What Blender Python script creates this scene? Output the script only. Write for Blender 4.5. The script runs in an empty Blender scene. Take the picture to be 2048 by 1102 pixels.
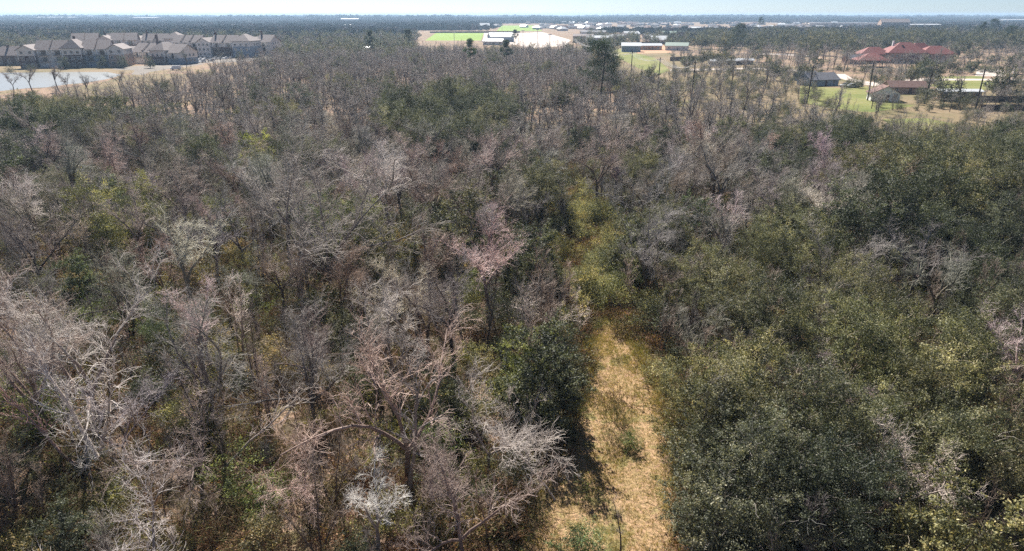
import bpy, math, random
import numpy as np
R = math.radians
random.seed(7)
rng = np.random.default_rng(7)
S = bpy.context.scene

# ---------------------------------------------------------------- camera, sky, sun, exposure
CAM_H, FPX, PITCH = 26.0, 1230.0, R(23.0)
cam_d = bpy.data.cameras.new('camera'); cam = bpy.data.objects.new('camera', cam_d)
S.collection.objects.link(cam); S.camera = cam
cam.location = (0, 0, CAM_H); cam.rotation_euler = (R(90) - PITCH, 0, 0)
cam_d.sensor_width = 36; cam_d.lens = 36 * FPX / 2048
cam_d.clip_start = 0.3; cam_d.clip_end = 30000
SUN_EL, SUN_AZ = R(43), R(-17)          # azimuth measured from +Y, negative = left of the view
world = bpy.data.worlds.new('World'); S.world = world; world.use_nodes = True
nt = world.node_tree; bg = nt.nodes['Background']; bg.inputs['Strength'].default_value = 0.05
sky = nt.nodes.new('ShaderNodeTexSky'); sky.sky_type = 'NISHITA'; sky.sun_disc = False
sky.sun_elevation = SUN_EL; sky.sun_rotation = SUN_AZ
sky.altitude = 50; sky.air_density = 0.5; sky.dust_density = 0.3; sky.ozone_density = 3.0
nt.links.new(sky.outputs[0], bg.inputs[0])
sun_d = bpy.data.lights.new('sun', 'SUN'); sun = bpy.data.objects.new('sun', sun_d)
S.collection.objects.link(sun)
sun_d.energy = 5.0; sun_d.angle = R(0.53); sun_d.color = (1.0, 0.95, 0.87)
sun.rotation_euler = (R(90) - SUN_EL, 0, math.pi - SUN_AZ); sun.location = (0, 0, 100)
S.view_settings.view_transform = 'Standard'; S.view_settings.look = 'None'
S.view_settings.exposure = 1.15; S.view_settings.gamma = 1.0
cy = S.cycles
cy.max_bounces = 5; cy.diffuse_bounces = 2; cy.glossy_bounces = 2; cy.transmission_bounces = 3
cy.transparent_max_bounces = 6; cy.volume_bounces = 0; cy.use_denoising = False
cy.caustics_reflective = False; cy.caustics_refractive = False

CP, SP = math.cos(PITCH), math.sin(PITCH)
def spot(px, py, z=0.0):
    """ground position under the point seen at photo pixel (px, py) when it is z above the ground"""
    u, v = (px - 1024) / FPX, (py - 551) / FPX
    dx, dy, dz = u, CP - v * SP, -SP - v * CP
    t = (z - CAM_H) / dz
    return dx * t, dy * t
def proj(x, y, z=0.0):
    zz = CAM_H - z
    D = y * CP + zz * SP
    return 1024 + FPX * x / D, 551 + FPX * (zz * CP - y * SP) / D

# ---------------------------------------------------------------- objects and tags
COL = S.collection
def tag(o, label=None, cat=None, group=None, kind=None):
    if label: o['label'] = label
    if cat: o['category'] = cat
    if group: o['group'] = group
    if kind: o['kind'] = kind
    return o
def empty(name, loc=(0, 0, 0), rz=0.0, sc=1.0):
    o = bpy.data.objects.new(name, None); COL.objects.link(o)
    o.location = loc; o.rotation_euler = (0, 0, rz); o.scale = (sc,) * 3 if not isinstance(sc, tuple) else sc
    o.empty_display_size = 0.3
    return o
def put(name, me, parent=None, loc=(0, 0, 0), color=None, link=True):
    o = bpy.data.objects.new(name, me)
    if link: COL.objects.link(o)
    if parent: o.parent = parent
    o.location = loc
    if color: o.color = color
    return o

def np_mesh(name, V, F, mat, tint=None, smooth=False, second=None):
    me = bpy.data.meshes.new(name)
    V = np.ascontiguousarray(V, dtype=np.float32); F = np.ascontiguousarray(F, dtype=np.int32)
    n, k = F.shape
    me.vertices.add(len(V)); me.vertices.foreach_set('co', V.ravel())
    me.loops.add(n * k); me.loops.foreach_set('vertex_index', F.ravel())
    me.polygons.add(n)
    me.polygons.foreach_set('loop_start', np.arange(0, n * k, k, dtype=np.int32))
    me.polygons.foreach_set('loop_total', np.full(n, k, dtype=np.int32))
    if smooth: me.polygons.foreach_set('use_smooth', np.ones(n, dtype=bool))
    if tint is not None:
        a = me.attributes.new('tint', 'FLOAT', 'FACE')
        a.data.foreach_set('value', np.ascontiguousarray(tint, dtype=np.float32))
    me.materials.append(mat)
    if second:      # (material, number of faces at the end that take it)
        me.materials.append(second[0]); ix = np.zeros(n, dtype=np.int32); ix[n - second[1]:] = 1
        me.polygons.foreach_set('material_index', ix)
    me.update(calc_edges=True)
    return me

# ---------------------------------------------------------------- materials
def new_mat(name):
    m = bpy.data.materials.new(name); m.use_nodes = True
    return m, m.node_tree.nodes, m.node_tree.links, m.node_tree.nodes['Principled BSDF']
def ramp(N, stops):
    r = N.new('ShaderNodeValToRGB'); e = r.color_ramp.elements
    while len(e) < len(stops): e.new(0.5)
    for i, (p, c) in enumerate(stops): e[i].position = p; e[i].color = (*c, 1)
    return r
def mixc(N, L, mode, fac, a, b):
    m = N.new('ShaderNodeMix'); m.data_type = 'RGBA'; m.blend_type = mode
    for sock, val in ((m.inputs[0], fac), (m.inputs[6], a), (m.inputs[7], b)):
        if hasattr(val, 'links'): L.new(val, sock)
        elif isinstance(val, tuple): sock.default_value = (*val, 1)
        else: sock.default_value = val
    return m.outputs[2]
def noise(N, L, scale, detail=4, rough=0.55, vec=None):
    n = N.new('ShaderNodeTexNoise'); n.inputs['Scale'].default_value = scale
    n.inputs['Detail'].default_value = detail; n.inputs['Roughness'].default_value = rough
    if vec: L.new(vec, n.inputs['Vector'])
    return n.outputs['Fac']
def coords(N, which='Object'):
    return N.new('ShaderNodeTexCoord').outputs[which]

def plant_mat(name, stops, rand_stops, rough=0.8, spec=0.2, transl=0.0, tr_col=None):
    """stops: over the mesh's own 'tint'; rand_stops: over each plant; times the object's colour"""
    m, N, L, B = new_mat(name)
    at = N.new('ShaderNodeAttribute'); at.attribute_name = 'tint'
    r1 = ramp(N, stops); L.new(at.outputs['Fac'], r1.inputs[0])
    oi = N.new('ShaderNodeObjectInfo'); r2 = ramp(N, rand_stops); L.new(oi.outputs['Random'], r2.inputs[0])
    c = mixc(N, L, 'MULTIPLY', 1.0, r1.outputs[0], r2.outputs[0])
    c = mixc(N, L, 'MULTIPLY', 1.0, c, oi.outputs['Color'])
    L.new(c, B.inputs['Base Color']); B.inputs['Roughness'].default_value = rough
    B.inputs['Specular IOR Level'].default_value = spec
    if transl:
        tb = N.new('ShaderNodeBsdfTranslucent')
        tc = mixc(N, L, 'MULTIPLY', 1.0, c, tr_col or (1.5, 1.6, 0.6)); L.new(tc, tb.inputs[0])
        mx = N.new('ShaderNodeMixShader'); mx.inputs[0].default_value = transl
        L.new(B.outputs[0], mx.inputs[1]); L.new(tb.outputs[0], mx.inputs[2])
        L.new(mx.outputs[0], N['Material Output'].inputs[0])
    return m
ONE = [(0, (0.75, 0.72, 0.69)), (0.25, (1.0, 0.95, 0.92)), (0.5, (0.86, 0.85, 0.83)), (0.75, (1.05, 0.95, 0.88)), (1, (1.25, 1.2, 1.16))]
M_TWIG = plant_mat('twig_bark', [(0, (0.09, 0.08, 0.075)), (0.5, (0.27, 0.252, 0.24)), (1, (0.46, 0.435, 0.415))], ONE, 0.7, 0.25)
M_BARK = plant_mat('trunk_bark', [(0, (0.06, 0.05, 0.045)), (0.6, (0.14, 0.12, 0.11)), (1, (0.34, 0.31, 0.28))], ONE, 0.85, 0.2)
M_LEAF = plant_mat('evergreen_leaf', [(0, (0.016, 0.020, 0.013)), (0.4, (0.058, 0.066, 0.042)), (0.7, (0.155, 0.16, 0.10)), (1, (0.36, 0.335, 0.235))],
                   [(0, (0.8, 0.84, 0.8)), (0.4, (1.0, 1.0, 1.0)), (0.7, (1.15, 1.08, 0.9)), (1, (0.85, 0.95, 0.9))], 0.58, 0.35, 0.3, (1.4, 1.35, 0.85))
M_NEEDLE = plant_mat('pine_needles', [(0, (0.015, 0.03, 0.012)), (1, (0.05, 0.085, 0.03))], [(0, (0.85,) * 3), (1, (1.1,) * 3)], 0.6, 0.3, 0.2)
M_BRUSH = plant_mat('dry_brush', [(0, (0.09, 0.068, 0.048)), (0.5, (0.24, 0.18, 0.125)), (1, (0.42, 0.34, 0.235))],
                    [(0, (0.75, 0.55, 0.50)), (0.2, (1.1, 0.82, 0.72)), (0.42, (0.95, 0.92, 0.8)), (0.62, (0.5, 0.62, 0.42)), (0.8, (0.7, 0.9, 0.5)), (1, (0.9, 0.85, 0.85))], 0.8, 0.15, 0.3)
M_GRASS = plant_mat('grass_blades', [(0, (0.09, 0.095, 0.03)), (0.3, (0.20, 0.18, 0.065)), (0.6, (0.34, 0.25, 0.12)), (1, (0.44, 0.29, 0.17))], [(0, (1,) * 3), (1, (1,) * 3)], 0.75, 0.15, 0.35)

M_CANOPY = plant_mat('distant_canopy', [(0, (0.03, 0.04, 0.024)), (0.5, (0.065, 0.075, 0.045)), (1, (0.16, 0.14, 0.10))], [(0, (0.9,) * 3), (1, (1.1,) * 3)], 0.95, 0.0)
M_CANOPY_BARE = plant_mat('distant_bare_canopy', [(0, (0.09, 0.075, 0.07)), (1, (0.25, 0.21, 0.195))], [(0, (0.9,) * 3), (1, (1.1,) * 3)], 0.95, 0.0)
def flat_mat(name, col, rough=0.8, var=0.25, scale=3.0, spec=0.3, metal=0.0):
    m, N, L, B = new_mat(name)
    f = noise(N, L, scale, 5, 0.6, coords(N))
    r = ramp(N, [(0.3, tuple(c * (1 - var) for c in col)), (0.7, tuple(min(1, c * (1 + var)) for c in col))])
    L.new(f, r.inputs[0]); L.new(r.outputs[0], B.inputs['Base Color'])
    B.inputs['Roughness'].default_value = rough; B.inputs['Specular IOR Level'].default_value = spec
    B.inputs['Metallic'].default_value = metal
    return m
def ground_mat(name, stops, s1, s2, fine, fine_amt=0.5, bump=0.0):
    m, N, L, B = new_mat(name); co = coords(N)
    a = noise(N, L, s1, 6, 0.6, co); b = noise(N, L, s2, 6, 0.65, co)
    ad = N.new('ShaderNodeMath'); ad.operation = 'MULTIPLY_ADD'; L.new(a, ad.inputs[0]); ad.inputs[1].default_value = 0.6
    mu = N.new('ShaderNodeMath'); mu.operation = 'MULTIPLY'; L.new(b, mu.inputs[0]); mu.inputs[1].default_value = 0.4
    L.new(mu.outputs[0], ad.inputs[2])
    r = ramp(N, stops); L.new(ad.outputs[0], r.inputs[0])
    f = noise(N, L, fine, 5, 0.75, co)
    rf = ramp(N, [(0.3, (1 - fine_amt,) * 3), (0.5, (1, 1, 1)), (0.72, (1 + fine_amt * 0.6,) * 3)]); L.new(f, rf.inputs[0])
    c = mixc(N, L, 'MULTIPLY', 1.0, r.outputs[0], rf.outputs[0]); L.new(c, B.inputs['Base Color'])
    B.inputs['Roughness'].default_value = 0.95; B.inputs['Specular IOR Level'].default_value = 0.1
    if bump:
        bm = N.new('ShaderNodeBump'); bm.inputs['Distance'].default_value = bump; L.new(f, bm.inputs['Height'])
        L.new(bm.outputs[0], B.inputs['Normal'])
    return m
M_GROUND = ground_mat('leaf_litter', [(0.36, (0.07, 0.065, 0.035)), (0.44, (0.19, 0.14, 0.10)), (0.5, (0.36, 0.24, 0.175)), (0.56, (0.19, 0.165, 0.085)), (0.64, (0.38, 0.26, 0.185))], 0.05, 0.5, 3.5, 0.55, 0.12)
M_PATH = ground_mat('path_straw', [(0.36, (0.15, 0.135, 0.06)), (0.43, (0.31, 0.25, 0.115)), (0.49, (0.46, 0.30, 0.18)), (0.55, (0.36, 0.26, 0.13)), (0.6, (0.42, 0.26, 0.17)), (0.68, (0.20, 0.175, 0.075))], 0.3, 1.1, 5.0, 0.65, 0.15)
M_VERGE = ground_mat('overgrown_straw', [(0.38, (0.17, 0.16, 0.065)), (0.5, (0.32, 0.27, 0.12)), (0.6, (0.26, 0.23, 0.09))], 0.3, 1.1, 5.0, 0.55, 0.1)
M_LAWN = ground_mat('lawn', [(0.36, (0.12, 0.15, 0.045)), (0.5, (0.20, 0.21, 0.07)), (0.62, (0.27, 0.24, 0.11))], 0.03, 0.3, 2.0, 0.25)
M_FIELD = ground_mat('sports_turf', [(0.4, (0.20, 0.30, 0.05)), (0.6, (0.26, 0.36, 0.08))], 0.01, 0.1, 1.0, 0.15)
M_DRYLAWN = ground_mat('dry_grass', [(0.38, (0.14, 0.13, 0.06)), (0.5, (0.22, 0.17, 0.10)), (0.62, (0.27, 0.20, 0.13))], 0.03, 0.25, 1.5, 0.3)
M_CONC = ground_mat('pale_concrete', [(0.35, (0.50, 0.42, 0.36)), (0.65, (0.62, 0.55, 0.50))], 0.03, 0.3, 1.0, 0.1)
M_LOT = ground_mat('worn_asphalt', [(0.35, (0.19, 0.17, 0.15)), (0.65, (0.27, 0.24, 0.21))], 0.05, 0.4, 1.0, 0.15)
M_DIRT = ground_mat('orange_dirt', [(0.35, (0.42, 0.25, 0.15)), (0.65, (0.52, 0.34, 0.22))], 0.05, 0.4, 1.0, 0.2)
M_ROOF_A = flat_mat('mauve_shingle', (0.22, 0.185, 0.18), 0.85, 0.15, 0.8)
M_ROOF_R = flat_mat('red_clay_tile', (0.22, 0.075, 0.068), 0.75, 0.2, 1.2)
M_ROOF_G = flat_mat('grey_shingle', (0.17, 0.17, 0.19), 0.8, 0.2, 1.2)
M_ROOF_B = flat_mat('brown_shingle', (0.17, 0.10, 0.085), 0.85, 0.25, 1.2)
M_METAL = flat_mat('pale_metal_roof', (0.60, 0.62, 0.64), 0.45, 0.1, 0.5, 0.5)
M_GREENROOF = flat_mat('green_metal_roof', (0.22, 0.29, 0.24), 0.55, 0.1, 0.5, 0.4)
M_CREAM = flat_mat('cream_siding', (0.70, 0.65, 0.60), 0.8, 0.08)
M_WHITE = flat_mat('white_paint', (0.78, 0.78, 0.76), 0.6, 0.05)
M_BRICK = flat_mat('dark_brick', (0.13, 0.085, 0.075), 0.9, 0.25, 4)
M_TAN = flat_mat('tan_stucco', (0.46, 0.33, 0.25), 0.85, 0.1)
M_BLUEWALL = flat_mat('blue_grey_siding', (0.25, 0.30, 0.36), 0.8, 0.1)
M_WOOD = flat_mat('weathered_wood', (0.06, 0.045, 0.036), 0.9, 0.3, 6)
M_FENCE = flat_mat('fence_boards', (0.20, 0.14, 0.115), 0.9, 0.3, 2)
M_RUBBER = flat_mat('rubber', (0.02, 0.02, 0.02), 0.8, 0.1)
M_WIRE = flat_mat('cable_metal', (0.5, 0.48, 0.46), 0.6, 0.05, 3, 0.3, 0.0)
def glass_mat():
    m, N, L, B = new_mat('window_glass'); B.inputs['Base Color'].default_value = (0.03, 0.035, 0.045, 1)
    B.inputs['Roughness'].default_value = 0.08; B.inputs['Specular IOR Level'].default_value = 0.6
    return m
M_GLASS = glass_mat()
def water_mat():
    m, N, L, B = new_mat('pond_water'); B.inputs['Base Color'].default_value = (0.22, 0.23, 0.22, 1)
    B.inputs['Roughness'].default_value = 0.3; B.inputs['Specular IOR Level'].default_value = 0.7
    w = noise(N, L, 0.9, 4, 0.6, coords(N)); bm = N.new('ShaderNodeBump'); bm.inputs['Strength'].default_value = 0.5
    bm.inputs['Distance'].default_value = 0.12; L.new(w, bm.inputs['Height']); L.new(bm.outputs[0], B.inputs['Normal'])
    return m
M_WATER = water_mat()
CARP = [flat_mat('car_paint_' + n, c, 0.3, 0.03, 1, 0.6) for n, c in (('white', (0.75, 0.75, 0.76)), ('silver', (0.42, 0.43, 0.45)), ('dark', (0.04, 0.045, 0.055)), ('red', (0.35, 0.04, 0.03)))]

# ---------------------------------------------------------------- setting: ground sheets
def sheet(name, pts, z, mat, kind='structure'):
    me = bpy.data.meshes.new(name)
    me.from_pydata([(x, y, z) for x, y in pts], [], [list(range(len(pts)))]); me.materials.append(mat); me.update()
    o = put(name, me); o['kind'] = kind
    if me.polygons[0].normal.z < 0: me.flip_normals()
    return o
sheet('ground', [(-7000, -150), (7000, -150), (7000, 8200), (-7000, 8200)], 0.0, M_GROUND)

PATH = [  # centre px, py, half width m : the mown trail, near to far
    (1190, 1330, 4.8), (1195, 1200, 4.8), (1200, 1102, 4.6), (1210, 1020, 4.3), (1225, 930, 3.9), (1238, 850, 3.3), (1243, 790, 2.8),
    (1236, 735, 2.2), (1222, 690, 1.8), (1208, 650, 1.1), (1195, 620, 0.8), (1185, 600, 0.4)]
TRACK_BRUSH = [(1183, 590), (1170, 560), (1178, 530), (1190, 490), (1180, 450), (1150, 410)]
pc = np.array([[*spot(a, b), w] for a, b, w in PATH])
tt = np.linspace(0, len(pc) - 1, 90)
pcl = np.stack([np.interp(tt, np.arange(len(pc)), pc[:, k]) for k in range(3)], 1)
def path_edge(sgn):
    out = []
    for i, (x, y, w) in enumerate(pcl):
        j = 0.4 * math.sin(i * 0.9 + sgn) + 0.3 * math.sin(i * 2.3 + 2 * sgn) + rng.normal(0, 0.4)
        out.append((x + sgn * max(0.3, w + j), y))
    return out
le, re_ = path_edge(-1), path_edge(1)
pm = bpy.data.meshes.new('path')
pm.from_pydata([(x, y, 0.006) for x, y in le + re_], [], [(i, len(le) + i, len(le) + i + 1, i + 1) for i in range(len(le) - 1)])
pm.materials.append(M_PATH); put('path', pm)['kind'] = 'structure'
TRK = np.array([spot(a, b) for a, b in [(1208, 650)] + TRACK_BRUSH + [(1140, 385)]])
TRK = np.stack([np.interp(np.linspace(0, len(TRK) - 1, 60), np.arange(len(TRK)), TRK[:, k]) for k in (0, 1)], 1)
def track_dist(x, y): return float(np.min(np.hypot(TRK[:, 0] - x, TRK[:, 1] - y)))
def path_dist(x, y):
    """distance outside the trail's edge (negative on the trail)"""
    return float(np.min(np.hypot(pcl[:, 0] - x, pcl[:, 1] - y) - pcl[:, 2]))

for k_ in range(1):
    n_ = len(TRK); wl = 2.6 + 0.7 * np.sin(np.arange(n_) * .8) + rng.normal(0, .35, n_); wr = 2.4 + 0.7 * np.sin(np.arange(n_) * .6 + 2) + rng.normal(0, .35, n_)
    tm = bpy.data.meshes.new('overgrown_path')
    tm.from_pydata([(x - a, y, .01) for (x, y), a in zip(TRK, wl)] + [(x + a, y, .01) for (x, y), a in zip(TRK, wr)], [], [(i, n_ + i, n_ + i + 1, i + 1) for i in range(n_ - 1)])
    tm.materials.append(M_VERGE); put('overgrown_path', tm)['kind'] = 'structure'
def px_sheet(name, pp, z, mat): return sheet(name, [spot(a, b) for a, b in pp], z, mat)
px_sheet('pond', [(-260, 149), (-100, 146), (60, 145), (150, 144), (215, 144), (245, 150), (215, 158), (170, 166), (140, 168), (90, 175), (60, 176), (0, 182), (-260, 195)], 0.012, M_WATER)
px_sheet('pond_bank_lawn', [(-300, 128), (240, 127), (300, 133), (270, 145), (245, 149.5), (216, 143.5), (150, 143.5), (60, 144.5), (-100, 145.5), (-300, 149)], 0.008, M_DRYLAWN)
px_sheet('pond_shore_grass', [(250, 150), (330, 147), (400, 150), (330, 185), (240, 200), (120, 215), (130, 178), (215, 162)], 0.008, M_DRYLAWN)
px_sheet('parking_lot', [(240, 126), (300, 118), (560, 110), (560, 119), (470, 124), (400, 127), (330, 131)], 0.012, M_LOT)
px_sheet('access_road', [(225, 136), (290, 131), (335, 130.5), (400, 126.5), (410, 128.5), (345, 137), (300, 144), (285, 150), (262, 149), (270, 141), (225, 139)], 0.018, M_LOT)
px_sheet('sports_field', [(872, 66), (968, 66), (962, 81), (850, 81)], 0.012, M_FIELD)
px_sheet('far_sports_field', [(1003, 51), (1068, 51), (1085, 62), (993, 62)], 0.012, M_FIELD)
px_sheet('concrete_yard', [(1035, 66), (1085, 64), (1142, 80), (1130, 92), (1070, 96), (1040, 92)], 0.012, M_CONC)
px_sheet('warehouse_lot', [(968, 66), (1034, 66), (1038, 90), (965, 88)], 0.010, M_CONC)
px_sheet('utility_corridor_grass', [(1150, 92), (1250, 98), (1330, 105), (1400, 118), (1500, 122), (1620, 150), (1900, 180), (2200, 190), (2200, 380), (1900, 400), (1780, 390), (1700, 330), (1600, 305), (1420, 255), (1320, 225), (1230, 190)], 0.006, M_DRYLAWN)
px_sheet('corridor_lawn', [(1190, 96), (1240, 98), (1310, 116), (1340, 140), (1320, 148), (1280, 138), (1230, 112)], 0.012, M_LAWN)
px_sheet('cottage_lawn', [(1600, 172), (1680, 176), (1735, 172), (1760, 200), (1830, 212), (1740, 225), (1660, 216), (1600, 205)], 0.012, M_LAWN)
px_sheet('lower_lawn', [(1765, 238), (1850, 236), (1920, 250), (1900, 272), (1800, 268)], 0.012, M_LAWN)
px_sheet('right_lawn', [(1880, 153), (1960, 152), (1990, 165), (1990, 180), (1900, 182), (1860, 172)], 0.012, M_LAWN)
px_sheet('dirt_lot', [(1272, 90), (1330, 88), (1345, 106), (1275, 107)], 0.012, M_DIRT)
px_sheet('sandy_ground', [(1955, 138), (2010, 140), (2012, 153), (1950, 152)], 0.012, M_CONC)
px_sheet('driveway', [(1670, 148), (1690, 148), (1705, 157), (1742, 164), (1840, 157), (2080, 158), (2080, 161), (1850, 161), (1745, 172), (1700, 163), (1672, 154)], 0.016, M_CONC)
px_sheet('gravel_lane', [(1520, 106), (1580, 108), (1640, 113), (1640, 115), (1580, 111), (1520, 109)], 0.012, M_CONC)
px_sheet('back_road', [(1340, 139), (1500, 135), (1600, 140), (1600, 143), (1500, 138.5), (1340, 142.5)], 0.014, M_CONC)

# ---------------------------------------------------------------- branching in numpy
def unit(v): return v / np.maximum(np.linalg.norm(v, axis=-1, keepdims=True), 1e-9)
def grow(P, D, Ln, r0, nseg, wig, trop, r_end=0.35, g=None):
    g = g or rng
    M = len(P); pts = np.zeros((M, nseg + 1, 3)); pts[:, 0] = P; d = unit(D)
    bend = g.normal(0, wig * 0.6, (M, 3))
    for s in range(nseg):
        d = unit(d + g.normal(0, wig, (M, 3)) + bend + np.array([0, 0, trop]))
        pts[:, s + 1] = pts[:, s] + d * (Ln / nseg)[:, None]
    t = np.linspace(0, 1, nseg + 1)
    rad = r0[:, None] * (1 - t * (1 - r_end))[None]
    return pts, rad
def kids(pts, rad, n, ang, lens, tmin=0.25, rscale=0.6, g=None, up=0.0, rmin=0.006):
    g = g or rng
    M, K, _ = pts.shape
    t = (tmin + (1 - tmin) * (np.arange(n)[None] + g.uniform(0, 1, (M, n))) / n) * (K - 1)
    i = np.minimum(t.astype(int), K - 2); f = (t - i)[..., None]
    m = np.arange(M)[:, None]
    p = pts[m, i] * (1 - f) + pts[m, i + 1] * f
    d0 = unit(pts[m, i + 1] - pts[m, i])
    q = g.normal(0, 1, d0.shape); q = unit(q - (q * d0).sum(-1, keepdims=True) * d0)
    a = g.normal(ang, ang * 0.25, (M, n, 1))
    d = d0 * np.cos(a) + q * np.sin(a) + np.array([0, 0, up])
    r = np.maximum((rad[m, i] * (1 - f[..., 0]) + rad[m, i + 1] * f[..., 0]) * rscale, rmin)
    ln = lens * g.uniform(0.6, 1.25, (M, n)) * (1 - 0.35 * t / (K - 1))
    return p.reshape(-1, 3), d.reshape(-1, 3), ln.ravel(), r.ravel()
def tubes(pts, rad, sides):
    M, K, _ = pts.shape
    d = np.gradient(pts, axis=1); d = unit(d)
    ref = np.where(np.abs(d[..., 2:3]) > 0.9, np.array([1.0, 0, 0]), np.array([0, 0, 1.0]))
    a = unit(np.cross(d, ref)); b = np.cross(d, a)
    th = np.arange(sides) * 2 * math.pi / sides
    ring = a[:, :, None] * np.cos(th)[None, None, :, None] + b[:, :, None] * np.sin(th)[None, None, :, None]
    V = (pts[:, :, None] + ring * rad[:, :, None, None]).reshape(-1, 3)
    base = (np.arange(M) * K * sides)[:, None, None] + (np.arange(K - 1) * sides)[None, :, None]
    s = np.arange(sides)[None, None]; s2 = (s + 1) % sides
    F = np.stack([base + s, base + s2, base + s2 + sides, base + s + sides], -1).reshape(-1, 4)
    return V, F
def join(parts):
    Vs, Fs, Ts, o = [], [], [], 0
    for V, F, T in parts:
        Vs.append(V); Fs.append(F + o); Ts.append(np.broadcast_to(T, (len(F),))); o += len(V)
    return np.concatenate(Vs), np.concatenate(Fs), np.concatenate(Ts)

def bare_tree_mesh(seed, h, spread, style='spread', lod=0, mul=1.0):
    """returns (trunk mesh, crown mesh); crown about `spread` m across"""
    g = np.random.default_rng(seed)
    tw = 1.0 if lod == 0 else 2.1
    rb = 0.020 * h * g.uniform(0.85, 1.15)
    up = style == 'upright'
    th = h * (0.28 if not up else 0.42) if style != 'fan' else h * 0.16
    lean = g.normal(0, 0.12, 2)
    tp, tr = grow(np.zeros((1, 3)) - [0, 0, 0.15], np.array([[lean[0], lean[1], 1.0]]), np.array([th + 0.15]), np.array([rb]), 6, 0.06, 0.15, 0.7, g)
    nl = g.integers(3, 6) if not up else g.integers(3, 5)
    az = np.arange(nl) * 2 * math.pi / nl + g.uniform(0, 6.28) + g.normal(0, 0.3, nl)
    fan = style == 'fan'
    if fan: nl = 7; az = np.arange(7) * 0.9 + g.normal(0, .2, 7)
    tilt = g.uniform(0.15, 0.85, nl) if fan else g.uniform(0.42, 0.85, nl) if not up else g.uniform(0.12, 0.40, nl)
    D = np.stack([np.cos(az) * np.sin(tilt), np.sin(az) * np.sin(tilt), np.cos(tilt)], 1)
    Ln = np.full(nl, (h - th) * (1.15 if not up else 1.0)) * g.uniform(0.8, 1.15, nl)
    lp, lr = grow(np.repeat(tp[:, -1], nl, 0), D, Ln, np.full(nl, rb * 0.62), 8, 0.13, 0.03 if not up else 0.1, 0.25, g)
    trunk = join([(*tubes(tp, tr, 7), 0.3), (*tubes(lp[:, :5], lr[:, :5], 6), 0.6)])
    L1 = tubes(lp[:, 4:], lr[:, 4:], 5)
    n2 = int((9 if lod == 0 else 7) * mul)
    b = kids(lp, lr, n2, 0.8 if not up else 0.5, spread * (0.34 if not up else 0.26), 0.2, 0.5, g, 0.1, 0.015)
    p2, r2 = grow(*b, 6, 0.2, 0.05, 0.4, g)
    b = kids(p2, r2, 9 if lod == 0 else 5, 0.75, spread * 0.165, 0.12, 0.55, g, 0.15, 0.0095 * (1 if lod == 0 else 1.6))
    p3, r3 = grow(*b, 5, 0.22, 0.06, 0.5, g)
    parts = [(*L1, 0.3), (*tubes(p2, r2, 4), 0.5), (*tubes(p3, r3, 3), 0.8)]
    b = kids(p3, r3, 6 if lod == 0 else 4, 0.65, spread * 0.085, 0.15, 0.75, g, 0.1, 0.0072 if lod == 0 else 0.016)
    p4, r4 = grow(*b, 3 if lod == 0 else 2, 0.24, 0.03, 0.55, g)
    V, F = tubes(p4, r4, 3)
    parts.append((V, F, np.repeat(g.uniform(0.5, 1.0, len(p4)), (p4.shape[1] - 1) * 3)))
    V, F, T = join(parts)
    return np_mesh('trunk', *trunk[:2], M_BARK, trunk[2], True), np_mesh('crown', V, F, M_TWIG, T)

def leaves(C, N_, size, asp, g, tint, align=0.6):
    """one folded-flat leaf quad at every centre C, facing roughly N_"""
    n = unit(N_ * align + g.normal(0, 0.6, C.shape)); q = g.normal(0, 1, C.shape)
    a = unit(np.cross(n, q)); b = np.cross(n, a)
    s = size * g.uniform(0.65, 1.3, (len(C), 1))
    V = np.stack([C - a * s * 0.5, C + b * s * asp * 0.5 + a * s * 0.05, C + a * s * 0.5, C - b * s * asp * 0.5 + a * s * 0.05], 1).reshape(-1, 3)
    F = np.arange(len(C) * 4).reshape(-1, 4)
    return V, F, tint
def crown_cloud(g, nclump, per, rx, ry, z0, z1, csize):
    """leaf centres grouped in clumps spread through an uneven crown"""
    u = unit(g.normal(0, 1, (nclump, 3)) * [1, 1, 0.9]); r = g.uniform(0.3, 1.08, nclump) ** 0.6
    lob = 1 + 0.2 * np.sin(5 * u[:, 2] + g.uniform(0, 6)) + 0.26 * np.sin(3 * np.arctan2(u[:, 1], u[:, 0]) + g.uniform(0, 6)) + g.normal(0, 0.08, nclump)
    c = u * (r * lob)[:, None] * [rx, ry, (z1 - z0) / 2] + [0, 0, (z0 + z1) / 2]
    c[:, 2] = np.maximum(c[:, 2], 0.25)
    cs = csize * g.uniform(0.45, 1.6, nclump); ct = g.normal(0, 0.17, nclump)
    ns_ = 14                                              # every clump is a bunch of leafy sprays of uneven size
    sd = unit(c - [0, 0, z0]) ; so = g.normal(0, 1, (nclump, ns_, 3)) * [1, 1, 0.7] + sd[:, None] * g.uniform(-0.4, 1.1, (nclump, ns_, 1))
    sc_ = (c[:, None] + so * (cs * 0.78)[:, None, None]).reshape(-1, 3); ss = g.uniform(0.10, 0.42, nclump * ns_) * np.repeat(cs, ns_)
    sdir = unit(so + [0, 0, 0.3]).reshape(-1, 3)
    w_ = ss ** 1.5; j = g.choice(nclump * ns_, nclump * per, p=w_ / w_.sum()); k = j // ns_
    v = g.normal(0, 1, (len(k), 3)) * [1, 1, 0.8]
    P = sc_[j] + v * ss[j, None] * 0.62 + sdir[j] * (g.normal(0, 0.9, (len(k), 1)) * ss[j, None])
    out = unit(P - [0, 0, (z0 + z1) / 2 - 0.3 * (z1 - z0)])
    Nn = unit(unit(v) * 0.7 + out * 0.5 + [0, 0, 0.35])
    tint = np.clip(0.5 + ct[k] + g.normal(0, 0.17, len(k)), 0, 1)
    tint = np.clip(tint + g.normal(0, 0.09, nclump * ns_)[j], 0, 1); keep = P[:, 2] > 0.05
    return P[keep], Nn[keep], tint[keep], c
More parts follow.
